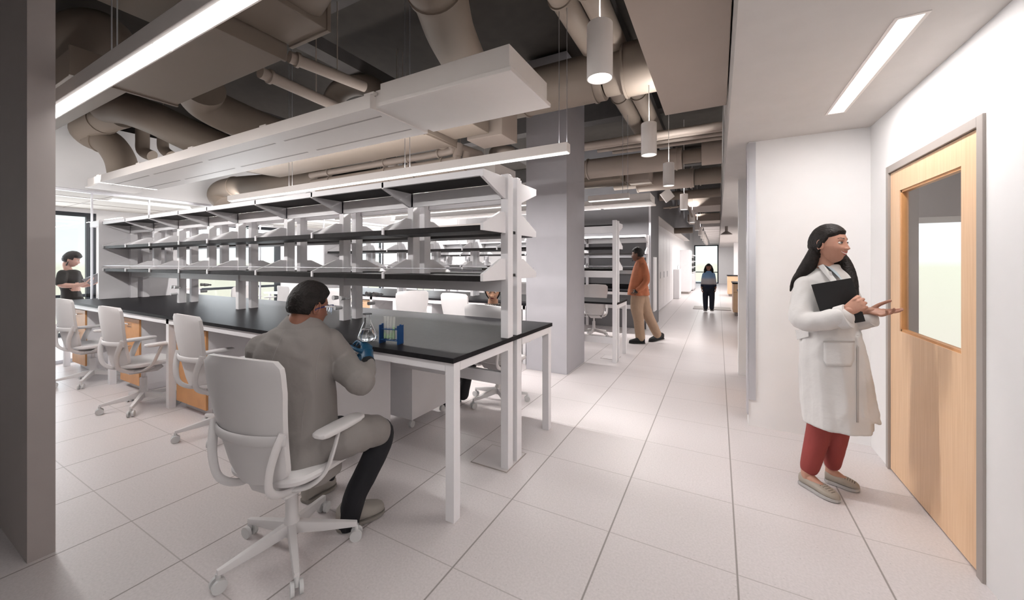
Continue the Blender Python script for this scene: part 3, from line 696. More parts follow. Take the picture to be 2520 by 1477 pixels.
duct('round duct passing along the very top edge, above the stepped duct box', [(-2.9, .95, 3.72), (-2.2, 1.15, 3.72), (-1.5, 1.25, 3.72)], .20)
for a, b, z, nm in (((712, 140), (850, 195), 3.25, 'upper'), ((640, 178), (800, 250), 3.15, 'lower')):
    p, q = onz(*a, z), onz(*b, z); duct('%s insulated pipe behind the big flat duct' % nm, [p, (p+q)/2, q, q+(q-p)*.4], .05, M_duct2, 'insulated_pipe', flanges=(.12,), cat='pipe', hang=.6)
duct('round duct arching up behind the middle of the near chilled beam', [ony(815, 262, 3.3), ony(835, 225, 3.3), ony(880, 208, 3.3), ony(925, 222, 3.3), ony(960, 262, 3.3)], .13)
# left cluster
duct('short round duct elbow turning down at far left above the chilled beam', [P(300, 283, 5.3), P(245, 300, 5.5), P(212, 316, 5.6), P(228, 336, 5.7), P(268, 352, 5.7), P(296, 392, 5.7), P(306, 440, 5.7)], [.17, .175, .18, .18, .185, .18, .175], flanges=(.16, .62))
duct('thick curved round duct sweeping right in the left ceiling cluster', [P(258, 262, 5.0), P(310, 268, 4.95), P(380, 292, 4.8), P(460, 330, 4.8), P(560, 375, 4.9)], .20)
duct('wide round duct leaving the flat duct and bending behind the chilled beam', [P(500, 214, 4.0), P(495, 240, 4.15), P(530, 268, 4.3), P(610, 305, 4.45), P(720, 350, 4.7)], .20)
duct('slim round pipe dropping vertically in the left ceiling cluster', [P(351, 305, 6.0), P(351, 345, 6.0), P(353, 372, 6.0), P(375, 384, 6.0)], .085, name='round_pipe', cat='pipe')
duct('slim dark pipe beside the vertical drop in the left ceiling cluster', [P(402, 330, 6.2), P(402, 365, 6.2), P(420, 382, 6.2)], .075, name='round_pipe', cat='pipe', hang=.1)
duct('dim round duct behind the twin wires at the top left corner', [P(60, 200, 4.4), P(150, 130, 4.0), P(215, 85, 3.8), P(262, 95, 3.9), P(285, 150, 4.1)], .22)
duct('pale round duct end peeping above the linear light at far left', [P(90, 235, 4.8), P(150, 205, 4.6), P(215, 172, 4.4), P(232, 190, 4.5)], .06, M_duct2)
rduct('dim rectangular duct box in the top left corner', (-4.4, -3.6, 1.05, 1.5, 3.6, 3.9), M_duct, seams=False)
# behind the near shelving
o = MB().prism([(-6.9, 3.1, 3.14), (-6.9, 3.1, 3.0), (-6.15, 3.1, 2.85), (-2.68, 3.1, 2.85), (-2.68, 3.1, 3.14)], (0, .5, 0)).build('rectangular_duct', M_duct, bevel=.006)
tag(o, 'long flat duct with a tapered left end, just above the near linear light', 'duct')
MB().box(-2.72, -2.69, 3.08, 3.62, 2.83, 3.16).build('seam_flange', M_duct, o)
rduct('small box duct behind the raised end of the chilled beam', (-2.66, -2.2, 3.12, 3.54, 2.9, 3.2), M_duct, seams=False)
rduct('square terminal box left of the grey column, under the large round duct', (-2.52, -2.06, 3.58, 3.94, 2.88, 3.25), M_duct2, seams=False)
duct('round duct with a bulbous elbow end, above the left part of the near shelving', [P(548, 500, 7.1), P(534, 482, 7.1), P(545, 466, 7.05), P(580, 460, 6.95), P(660, 455, 6.6), P(740, 446, 6.3), P(800, 438, 6.1)], [.15, .15, .155, .175, .18, .15, .145], flanges=(.5,))
for k, (dy, dz, nm) in enumerate(((0, 0, 'upper'), (.02, -.11, 'middle'), (.10, -.2, 'lower'))):
    z = ony(900, 412, 3.8).z+dz
    duct('%s white insulated pipe with clamps above the near linear light' % nm, [(-5.6, 3.75+dy, z), (-4, 3.75+dy, z), (-2.95+.05*k, 3.75+dy, z), (-2.86+.05*k, 3.75+dy, z+.05), (-2.84+.05*k, 3.78+dy, z+.2)], .045, M_duct2, 'insulated_pipe', flanges=(.12, .25, .36, .48), cat='pipe', hang=.3)
for a, b, z in (((1080, 350), (1180, 385), 2.95), ((900, 385), (985, 415), 3.1)):
    p, q = onz(*a, z), onz(*b, z); duct('%s pipe crossing towards the far bays behind the linear light' % ('thick' if a[0] > 1000 else 'thin'), [p, (p+q)/2, q], .075 if a[0] > 1000 else .04, M_duct2, 'insulated_pipe', cat='pipe', hang=.5)
duct('little elbow pipe left of the grey column under the ducts', [P(1222, 395, 6), P(1214, 376, 6), P(1232, 368, 6.2), P(1260, 372, 6.4)], .07, name='round_pipe', cat='pipe')
xduct('distant round duct seen between the top shelf and the second linear light', 6.6, 1050, 497, 517, -5.5, -2.9, flanges=(.2, .8), hang=.5)
xduct('second distant round duct above the far shelves', 7.9, 1000, 505, 527, -7.5, -4, hang=.5)
# right of the column
xduct('long round duct right of the column, behind the second pendant', 6.6, 1560, 376, 431, ony(1449, 410, 6.6).x, ony(1679, 385, 6.6).x, flanges=(.02, .98), m=M_duct2)
xduct('narrow neck left of the long round duct by the column', 6.6, 1440, 394, 440, -2.3, ony(1447, 410, 6.6).x)
xduct('duct piece after the long round duct, over the corridor', 6.6, 1700, 366, 404, ony(1681, 385, 6.6).x, ony(1726, 385, 6.6).x)
xduct('wide sleeve of duct meeting the lowered ceiling edge', 6.6, 1750, 345, 408, ony(1727, 385, 6.6).x, .05, m=M_duct2)
xduct('second round duct right of the column, behind the third pendant', 8.0, 1630, 420, 470, ony(1570, 440, 8).x, ony(1708, 440, 8).x, flanges=(.02, .98), m=M_duct2)
xduct('slim neck to the left of the second round duct', 8.0, 1562, 428, 466, -1.9, ony(1568, 440, 8).x)
xduct('round duct piece ending at the lowered ceiling, under the wide sleeve', 8.0, 1735, 412, 456, ony(1710, 440, 8).x, .05, flanges=(.3,))
a = ony(1433, 440, 7.0); b = ony(1535, 425, 7.0)
rduct('rectangular duct box right of the column, above the far linear light', (-2.4, -1.55, 6.95, 7.6, 3.0, 3.22), M_duct, seams=False)
rduct('smaller rectangular box under the long round duct, near the grey wall', (-1.52, -1.12, 7.3, 7.8, 3.02, 3.25), M_duct2, seams=True)
for k in range(4):
    z = ony(1500, 350+k*9, 6.0+.12*k).z
    duct('%s of four thin pipes right of the column' % ('topmost', 'second from the top', 'third from the top', 'lowest')[k], [(-2.2+.22*k, 6.0+.12*k, z), (-1.2, 6.0+.12*k, z), (.05, 6.0+.12*k, z)], .055 if k == 0 else .028, M_duct2, 'round_pipe', cat='pipe')
xduct('round duct crossing the corridor beyond the fourth pendant', 10.2, 1720, 465, 489, -1.3, .05)
rduct('pale boxy duct crossing the corridor beyond the fourth pendant', (-.75, .06, 11.2, 12.6, 2.98, 3.42), M_duct2, seams=False)
rduct('low flat duct crossing farther down the corridor', (-.9, .06, 14, 15, 2.86, 3.1), M_duct2, seams=False)
rduct('long pale duct over the far part of the corridor', (-.5, .06, 16, 30, 2.84, 3.1), mat('duct_white', (.66, .63, .61), .7), seams=True)
xduct('short round duct reaching out of the grey bulkhead', 14.2, 1697, 559, 575, -1.33, -.75)
duct('thin sprinkler pipe run beside the grey wall corner', [P(1632, 512, 9.8), P(1660, 510, 9.8), P(1690, 506, 9.8), P(1698, 522, 9.8), P(1704, 535, 9.8)], .022, M_duct2, 'sprinkler_pipe', flanges=(.2, .35, .5), cat='pipe', hang=.3)
r = thing('access_panel', (0, 0, 0), 'small white square panel hung on its corner beside the third pendant', 'panel')
c = P(1642, 481, 8.2); q = Matrix.Translation(c) @ Matrix.Rotation(TH+.1, 4, 'Z') @ Matrix.Rotation(math.radians(52), 4, 'Y')
r.location = c
rel(MB().box(-.115, .115, -.02, .02, -.115, .115).build('panel', M_fix, bevel=.004, mw=q), r)
rel(MB().tube([c+Vector((0, 0, .14)), (c.x, c.y, DECK)], .005, 8).build('hanger', M_fix), r)
# ================================================================== CORRIDOR FITTINGS
r = thing('storage_doors', (-1.6, 13, 0), 'white panelled storage doors set in the corridor wall beyond the grey corner', 'doors')
def f():
    MB().box(-1.619, -1.60, 10.45, 16.4, .02, 2.5).build('frame', M_white, None)
    for k in range(6):
        y = 10.75+k*.9
        d = MB().box(-1.599, -1.585, y, y+.86, .12, 2.38).build('door_panel', M_white, None, bevel=.004)
        if k in (2, 3, 4): MB().box(-1.584, -1.57, y+.06, y+.09, 1.0, 1.2).build('handle', M_alu, d)
    for z in (.65, 1.85): MB().box(-1.599, -1.58, 10.52, 10.68, z, z+.16).build('hinge_plate', M_alu, None)
build_on(r, f)
r = thing('drinking_fountain', (-1.5, 17.4, 0), 'narrow white pedestal unit against the corridor wall', 'fountain')
def f():
    MB().box(-1.619, -1.40, 17.0, 17.9, 0, 1.22).build('body', M_white, None, bevel=.02)
    MB().tube([(-1.5, 17.4, 1.22), (-1.5, 17.4, 1.36), (-1.46, 17.4, 1.40)], .012, 8).build('tap', M_alu, None)
build_on(r, f)
r = thing('tall_cabinet', (-1.4, 20.8, 0), 'tall white cabinet standing against the left corridor wall', 'cabinet')
def f():
    MB().box(-1.619, -1.20, 20.0, 21.6, .1, 2.1).build('body', M_white, None, bevel=.006)
    for k in range(2): MB().box(-1.199, -1.185, 20.02+k*.79, 20.79+k*.79, .12, 2.08).build('door', M_white, None)
    MB().box(-1.619, -1.24, 20.05, 21.55, 0, .099).build('plinth', M_frame, None)
build_on(r, f)
r = thing('open_shelf_unit', (-1.4, 23.2, 0), 'white open shelves with dark boxes past the tall cabinet', 'shelving')
def f():
    MB().box(-1.619, -1.59, 22.4, 24.6, 0, 1.9).build('back', M_white, None)
    for z in (.05, .95, 1.25, 1.55, 1.87): MB().box(-1.589, -1.15, 22.4, 24.6, z, z+.04).build('shelf', M_white, None)
    MB().box(-1.589, -1.15, 22.4, 24.6, .1, .93).build('cupboard', M_white, None)
    for z in (1.0, 1.3, 1.6): MB().box(-1.5, -1.2, 22.6, 24.2, z, z+.16).build('box', M_dark, None)
build_on(r, f)
def island(x0, x1, y0, y1, label, h=.93):
    r = thing('casework_bench', ((x0+x1)/2, (y0+y1)/2, 0), label, 'bench', 'wooden benches right of the corridor')
    def f():
        MB().box(x0-.02, x1, y0-.02, y1+.02, h-.03, h).build('worktop', M_black, None)
        MB().box(x0, x1, y0+.02, y1, .1, h-.031).build('body', M_wood, None, bevel=.003)
        MB().box(x0+.05, x1, y0+.07, y1-.05, 0, .099).build('plinth', M_frame, None)
        n = max(1, int((x1-x0)/.6))
        for k in range(n):
            a = x0+(x1-x0)*k/n; b = x0+(x1-x0)*(k+1)/n
            for z0, z1 in ((.11, .66), (.67, h-.04)):
                d = MB().box(a+.003, b-.003, y0, y0+.019, z0, z1).build('drawer_front', M_wood, None, bevel=.002)
                MB().box((a+b)/2-.07, (a+b)/2+.07, y0-.025, y0-.015, z1-.05, z1-.04).build('handle', M_alu, d)
    build_on(r, f)
island(.335, 1.0, 4.5, 5.3, 'wood and black bench just visible between the two white wall stubs')
island(.37, 1.7, 7.6, 9.3, 'pale-sided bench with black top, nearest beyond the second wall stub')
island(.37, 1.7, 12.3, 13.3, 'wooden drawer bench with black top, middle one right of the corridor')
island(.37, 1.7, 19.4, 20.4, 'wooden drawer bench with black top, farthest right of the corridor')
tag(MB().box(-.72, .36, 13.6, 14.5, .001, .012).build('floor_mat', M_frame), 'grey floor mat lying across the corridor behind the walking woman', 'mat')
# floor boxes
def floor_box(px, py, s, label):
    c = onz(px, py, 0); o = MB().box(c.x-s, c.x+s, c.y-s, c.y+s, .0005, .003).build('floor_box', M_frame)
    tag(o, label, 'floor box'); MB().box(c.x-s+.007, c.x+s-.007, c.y-s+.007, c.y+s-.007, .003, .004).build('lid', M_lid, o)
M_lid = mat('floor_box_lid', (.62, .58, .58), .4, var=.02)
floor_box(1228, 1127, .155, 'square floor box at the foot of the near bench uprights')
floor_box(1503, 880, .13, 'square floor box at the foot of the second bench upright')
# ================================================================== PEOPLE
def remesh(mb, voxel, smooth=3, wr=0, wf=14, keep=None):
    me = bpy.data.meshes.new('tmp'); me.from_pydata(mb.v, [], mb.f)
    bm = bmesh.new(); bm.from_mesh(me); bmesh.ops.recalc_face_normals(bm, faces=bm.faces); bm.to_mesh(me); bm.free()
    o = bpy.data.objects.new('tmp', me); COL.objects.link(o)
    md = o.modifiers.new('r', 'REMESH'); md.mode = 'VOXEL'; md.voxel_size = voxel; md.adaptivity = 0
    if smooth: sm = o.modifiers.new('s', 'SMOOTH'); sm.factor = .5; sm.iterations = smooth
    bpy.context.view_layer.update()
    m2 = bpy.data.meshes.new_from_object(o.evaluated_get(bpy.context.evaluated_depsgraph_get()))
    bpy.data.objects.remove(o); bpy.data.meshes.remove(me)
    n = len(m2.vertices); co = np.empty(n*3, 'f'); m2.vertices.foreach_get('co', co); co = co.reshape(-1, 3)
    if wr:
        no = np.empty(n*3, 'f'); m2.vertices.foreach_get('normal', no); no = no.reshape(-1, 3)
        for i in range(n):
            p = Vector(co[i]); q = Vector((p.x*wf, p.y*wf, p.z*wf*.45+noise.noise(p*5)*1.2))
            d = (1-abs(noise.noise(q))*2)*.6+noise.noise(q*2.1)*.4
            co[i] += no[i]*(wr*d)
    r = MB(); r.v = [tuple(map(float, c)) for c in co]; r.f = [tuple(p.vertices) for p in m2.polygons]
    bpy.data.meshes.remove(m2); return r
def joinm(a, b):
    n = len(a.v); a.v += list(b.v); a.f += [tuple(i+n for i in f) for f in b.f]; return a
def limb(mb, pts, radii, ref=None, seg=18, n=5):
    """smooth tapering limb with rounded ends; radii are numbers or (along ref, across) pairs"""
    R2 = [(q, q) if not isinstance(q, (tuple, list)) else q for q in radii]
    sp = spline([tuple(p)+tuple(q) for p, q in zip(pts, R2)], n)
    P3 = [Vector(q[:3]) for q in sp]; RR = [(max(.001, q[3]), max(.001, q[4])) for q in sp]
    def dome(p, d, r):
        k = (r[0]+r[1])/2; return [(p+d*k*math.sin(a), (r[0]*math.cos(a), r[1]*math.cos(a))) for a in (.5, 1.0, 1.4)]
    d0 = (P3[0]-P3[1]).normalized(); d1 = (P3[-1]-P3[-2]).normalized()
    A = dome(P3[0], d0, RR[0])[::-1]; B = dome(P3[-1], d1, RR[-1])
    allp = [a[0] for a in A]+P3+[b[0] for b in B]; allr = [a[1] for a in A]+RR+[b[1] for b in B]
    mb.tube(allp, allr, seg, ref); return mb
class Fig:
    def __init__(s, px0, zc):
        s.phi = math.atan((px0-CX)/F); s.S = RGT*math.sin(s.phi)+DEP*math.cos(s.phi); s.T = RGT*math.cos(s.phi)-DEP*math.sin(s.phi)
        s.D = P(px0, HY, zc).dot(s.S); s.k = zc*math.cos(s.phi)/F
    def pt(s, px, py, ds=0):
        v = ray(px, py); t = (s.D+ds)/(v.x*s.S.x+v.y*s.S.y); return Vector((0, 0, EYE))+v*t
    def w(s, px): return px*s.k
    def stack(s, mb, rings, seg=36, n=4, fold=0, fk=9):
        """horizontal elliptic rings: (px, py, ds, half width px, half depth m)"""
        sp = spline(rings, n); out = []
        for j, q in enumerate(sp):
            c = s.pt(q[0], q[1], q[2]); a = s.w(q[3]); b = q[4]
            out.append([c+s.T*(a*math.cos(t)*(1+fold*math.sin(fk*t)*j/len(sp)))+s.S*(b*math.sin(t)*(1+fold*math.sin(fk*t)*j/len(sp))) for t in [2*math.pi*i/seg for i in range(seg)]])
        mb.ring(out); return mb
def frame(o, fwd, up=(0, 0, 1), scale=1):
    y = Vector(fwd).normalized(); z = Vector(up); x = y.cross(z).normalized(); z = x.cross(y).normalized()
    M = Matrix((x, y, z)).transposed().to_4x4(); return Matrix.Translation(o) @ M @ Matrix.Scale(scale, 4)
def G(x, s): return math.exp(-(x/s)**2)
def head_point(th, ph, smile=0, female=0):
    # th: around, ph: -pi/2..pi/2 ; local x right, y face, z up
    x = math.cos(ph)*math.sin(th); y = math.cos(ph)*math.cos(th); z = math.sin(ph)
    sx, sy, sz = .0735, .0935, .117
    X, Y, Z = x*sx, y*sy, z*sz
    if Z < -.01:
        t = min(1, (-Z-.01)/.105); X *= 1-.42*t**1.15
        if Y < 0: Y *= 1-.45*t; X *= 1-.1*t
        if Y > 0: Y += .012*t*y
    if Z > .0: X *= 1+.03*z
    if y > 0:
        f = y
        Y -= .004*G(Z-.005, .03)*f
        for s in (-1, 1):
            Y -= .011*G(X-s*.030, .014)*G(Z-.010, .011)*f
            Y += .0045*G(X-s*.028, .017)*G(Z-.032, .009)*f
            Y += (.005+.004*smile)*G(X-s*.038, .016)*G(Z+.024, .016)*f
            Y += .009*G(X-s*.0125, .006)*G(Z+.029, .0065)*f
        tn = max(0, (.027-Z)/.051)
        pf = (tn**1.25 if Z > -.024 else G(Z+.024, .0075)) if Z > -.045 else 0
        Y += .0185*pf*G(X, .0085+.0045*min(1, tn)**2)*f
        cz = -.056+smile*.010*(X/.025)**2
        for dz, am in ((.0045, .0042), (-.0050, .0050)): Y += am*G(Z-cz-dz, .0040)*(1 if abs(X) < .018 else G(abs(X)-.018, .006))*f
        Y -= .0025*G(Z-cz, .0018)*G(X, .022)*f
        Y -= .004*G(Z+.075, .008)*G(X, .02)*f
        Y += .007*G(Z+.098, .016)*G(X, .018)*f
    return X, Y, Z
def head(fig_M, skin, lip, brow, smile=0, nu=170, nv=150, ears=(1, -1)):
    """returns (MB in world, colour per vertex)"""
    mb = MB(); cols = []
    for j in range(nv):
        ph = -math.pi/2+math.pi*(j+.001)/(nv-1+.002)
        for i in range(nu):
            u = 2*math.pi*i/nu; th = u-.35*math.sin(u)        # denser at the face
            X, Y, Z = head_point(th, ph, smile)
            c = skin
            if math.cos(th) > 0 and Y > .05:
                cz = -.056+smile*.010*(X/.025)**2; h = .0095*(1-(X/(.026+.004*smile))**2) if abs(X) < .026+.004*smile else 0
                if h > 0 and abs(Z-cz) < h:
                    c = lip
                    if smile and abs(Z-cz) < h*.42: c = (.85, .82, .78)
                bz = .034+.004*G(abs(X)-.034, .012)
                if .012 < abs(X) < .046 and abs(Z-bz) < .0034*(1.2-(abs(X)-.012)/.045): c = brow
            mb.v.append((X, Y, Z)); cols.append(c)
    for j in range(nv-1):
        for i in range(nu):
            a = j*nu+i; b = j*nu+(i+1) % nu; mb.f.append((a, b, b+nu, a+nu))
    mb.f.append(tuple(range(nu))[::-1]); mb.f.append(tuple((nv-1)*nu+i for i in range(nu)))
    for s in ears:
        e_ = MB(); pts = []
        for k in range(15):
            a = math.radians(-70+k*300/14); pts.append((s*(.0755+.006*math.sin(a*.5+1)), -.008-.016*math.cos(a)*-1*-1, .004+.030*math.sin(a)-.004))
        e_.tube(pts, .0042, 8)
        e_.tube([(s*.071, -.010, -.02), (s*.075, -.009, .0), (s*.073, -.008, .02)], [(.006, .015), (.006, .018), (.006, .016)], 10, ref=(1, 0, 0))
        e_.tube([(s*.074, -.004, -.026), (s*.074, -.006, -.02)], .007, 8)
        k0 = len(mb.v); joinm(mb, e_); cols += [skin]*(len(mb.v)-k0)
    mb.v = [tuple(fig_M @ Vector(v)) for v in mb.v]
    return mb, cols
def eyes(M, parent, iris=(.10, .05, .03)):
    mi = mat('eye_iris_%d' % int(iris[0]*100), iris, .2); ms = mat('eye_white', (.75, .72, .70), .25); mk_ = mat('eye_lash', (.02, .015, .012), .6)
    for s in (-1, 1):
        c = Vector((s*.030, .0722, .009)); m = MB(); R_ = .0115
        for j in range(13):
            ph = -math.pi/2+math.pi*j/12
            for i in range(20):
                th = 2*math.pi*i/20; m.v.append(tuple(M @ (c+Vector((R_*1.12*math.cos(ph)*math.sin(th), R_*math.cos(ph)*math.cos(th), R_*.62*math.sin(ph))))))
        for j in range(12):
            for i in range(20):
                a = j*20+i; b = j*20+(i+1) % 20; m.f.append((a, b, b+20, a+20))
        e_ = m.build('eye', ms, None, smooth=True); rel(e_, parent)
        i_ = MB().tube([M @ (c+Vector((0, R_*.80, 0))), M @ (c+Vector((0, R_*1.03, 0)))], .0052*M.to_scale().x, 16).build('iris', mi, None, smooth=True); i_.parent = e_
        pts = [M @ (c+Vector((s*x, R_*1.02-abs(x)*.35+.001, .0062-(x/.013)**2*.004))) for x in (-.013, -.008, 0, .008, .014)]
        rel(MB().tube(pts, .0011*M.to_scale().x, 6).build('eyelid', mk_, None), parent)
def parent_matrix(p): return Matrix.Translation(p.location) @ Matrix.Rotation(p.rotation_euler.z, 4, 'Z')
def hair_shell(M, m, parent, line, vol=.010, extra=None, streak=.0015, name='hair', add=None, nu=120, nv=90):
    """hair follows the skull; line(X,Y,Z) > 0 where hair grows"""
    mb = MB()
    for j in range(nv):
        ph = -math.pi/2+math.pi*(j+.001)/(nv-1+.002)
        for i in range(nu):
            u = 2*math.pi*i/nu; X, Y, Z = head_point(u, ph)
            t = max(-1, min(1, line(X, Y, Z)/.008)); t = .5+.5*t
            d = Vector((X, Y*.8, Z)).normalized()
            off = -.010+(.010+vol+(extra(X, Y, Z) if extra else 0))*t + streak*t*noise.noise(Vector((X*160, Y*60, Z*60)))
            mb.v.append(tuple(M @ (Vector((X, Y, Z))+d*off)))
    for j in range(nv-1):
        for i in range(nu):
            a = j*nu+i; b = j*nu+(i+1) % nu; mb.f.append((a, b, b+nu, a+nu))
    if add: joinm(mb, add)
    o = mb.build(name, m, None, smooth=True); rel(o, parent); return o
def hand_mb(M, curl=(.3, .35, .4, .45), thumb=(.5, .3), ta=.75, side=1, spread=.06, voxel=.0030, size=1.0):
    """local: y along the fingers, z out of the back, x towards the thumb (side=1)"""
    mb = MB()
    limb(mb, [(0, .0, 0), (0, .03, 0), (0, .072, 0)], [(.013, .024), (.014, .034), (.011, .037)], ref=(0, 0, 1))
    base = [(.030, .078, .0), (.010, .084, .001), (-.011, .081, .0), (-.030, .072, -.002)]
    L = [(.036, .022, .018), (.040, .025, .019), (.037, .023, .019), (.028, .018, .016)]
    for k in range(4):
        x, y, z = base[k]; p = Vector((x, y-.012, z)); a = -(1.5-k)*-spread; ang = .12; pts = [p]
        dx = math.sin((1.5-k)*spread)
        p = p+Vector((dx*.012, .014, 0)); pts.append(p)
        for q, l in enumerate(L[k]):
            ang += curl[k]*(1.0, 1.15, .8)[q]
            p = p+Vector((dx*l, math.cos(ang)*l, -math.sin(ang)*l)); pts.append(p)
        limb(mb, pts, [.0095, .0095, .0088, .0080, .0068], n=3, seg=12)
    p = Vector((.022, .018, -.004)); pts = [p]; a = ta
    for l, da in ((.032, 0), (.030, thumb[0]), (.024, thumb[1])):
        a -= da*.6; p = p+Vector((math.sin(a)*l, math.cos(a)*l, -l*(.25+thumb[0]*.6))); pts.append(p)
    limb(mb, pts, [.014, .0115, .010, .0085], n=3, seg=12)
    mb.v = [(v[0]*side*size, v[1]*size, v[2]*size) for v in mb.v]
    mb.v = [tuple(M @ Vector(v)) for v in mb.v]
    return remesh(mb, voxel, 2)
def person(loc, label, cat='person'):
    return thing('person', loc, label, cat)
def skin_obj(mb, cols, parent, name='body', rough=.5, mname='skin'):
    o = mb.build(name, mat_vc(mname, rough), None, smooth=True); rel(o, parent)
    ca = o.data.color_attributes.new('tone', 'FLOAT_COLOR', 'POINT')
    for i, c in enumerate(cols): ca.data[i].color = (*c, 1)
    return o
def mat_vc(name, rough):
    if name in MATS: return MATS[name]
    m = mat(name, (.5, .5, .5), rough); t = m.node_tree; b = t.nodes['Principled BSDF']
    a = t.nodes.new('ShaderNodeVertexColor'); a.layer_name = 'tone'
    n = t.nodes.new('ShaderNodeTexNoise'); n.inputs['Scale'].default_value = 25
    r = t.nodes.new('ShaderNodeValToRGB'); r.color_ramp.elements[0].color = (.90, .86, .86, 1); r.color_ramp.elements[1].color = (1.06, 1.05, 1.04, 1)
    mu = t.nodes.new('ShaderNodeMixRGB'); mu.blend_type = 'MULTIPLY'; mu.inputs[0].default_value = 1
    t.links.new(n.outputs[0], r.inputs[0]); t.links.new(a.outputs[0], mu.inputs[1]); t.links.new(r.outputs[0], mu.inputs[2]); t.links.new(mu.outputs[0], b.inputs['Base Color'])
    b.inputs['Subsurface Weight'].default_value = .08; b.inputs['Subsurface Radius'].default_value = (.01, .004, .002); b.inputs['Subsurface Scale'].default_value = .3
    return m
def shoe(heel, toe, m, parent, width=.085, h=.075, name='shoe', sole=None, low=False, dots=None):
    """heel and toe on the floor; upper as rings from heel to toe, then a sole"""
    heel = Vector(heel); toe = Vector(toe); heel.z = toe.z = .004; d = (toe-heel); L = d.length; d.normalize(); x = d.cross(UP)
    prof = [(0, .30, .62), (.03, .62, .80), (.12, .76, .95 if not low else .85), (.28, .80, 1.0 if not low else .70), (.45, .86, .85 if not low else .66), (.62, 1.0, .62), (.78, .98, .50), (.90, .78, .42), (.97, .48, .33), (1.0, .20, .2)]
    rings = []
    for t, w, hh in prof:
        c = heel+d*(L*t); W_ = width/2*w; H_ = h*hh; ring = []
        for k in range(24):
            a = 2*math.pi*k/24; ca, sa = math.cos(a), math.sin(a)
            ring.append(c+x*(W_*math.copysign(abs(ca)**.7, ca))+UP*(.012+H_*.5+H_*.5*math.copysign(abs(sa)**.75, sa)))
        rings.append(ring)
    o = MB().ring(rings).build(name, m, None, smooth=True); rel(o, parent)
    s = MB(); top = []
    for t, w, hh in prof: top.append((t, w))
    outline = [heel+d*(L*(t*1.02-.01))+x*(width/2*w*1.06) for t, w in top]+[heel+d*(L*(t*1.02-.01))-x*(width/2*w*1.06) for t, w in top[::-1]]
    s.prism([q+UP*0 for q in outline], (0, 0, .018)); so = s.build('sole', sole or M_dark, None, bevel=.003)
    so.parent = o
    return o
def cloth(name, mb, m, parent, voxel=.007, smooth=4, wr=.003, wf=14, label=None):
    r = remesh(mb, voxel, smooth, wr, wf); o = r.build(name, m, None, smooth=True); rel(o, parent)
    if label: o['label'] = label
    return o
M_coat = mat('lab_coat_cloth', (.60, .585, .575), .85, var=.03, bump=.55, bscale=13, sheen=.1)
M_coat2 = mat('lab_coat_cloth_shaded', (.235, .215, .205), .85, var=.03, bump=.55, bscale=12)  # lab coat cloth with the shade around the man darkened into its colour
M_seam = mat('coat_seam', (.42, .40, .39), .85)
M_hair = mat('dark_hair', (.016, .013, .012), .5, var=.3, scale=40, spec=.2, bump=.6, bscale=90)
M_shirt = mat('pale_blue_shirt', (.42, .50, .56), .8)
M_red = mat('brick_red_trousers', (.26, .045, .04), .8, var=.08, bump=.1)
M_blk = mat('black_cloth', (.012, .012, .014), .8, var=.1, bump=.1)
M_flat = mat('beige_flats', (.34, .30, .255), .6)
M_folder = mat('black_folder', (.006, .006, .007), .5)
def arm_skin(mb, cols, pts, rad, tone, ref=None):
    t = MB(); limb(t, pts, rad, ref); k = len(mb.v); joinm(mb, remesh(t, .006, 2)); cols += [tone]*(len(mb.v)-k)
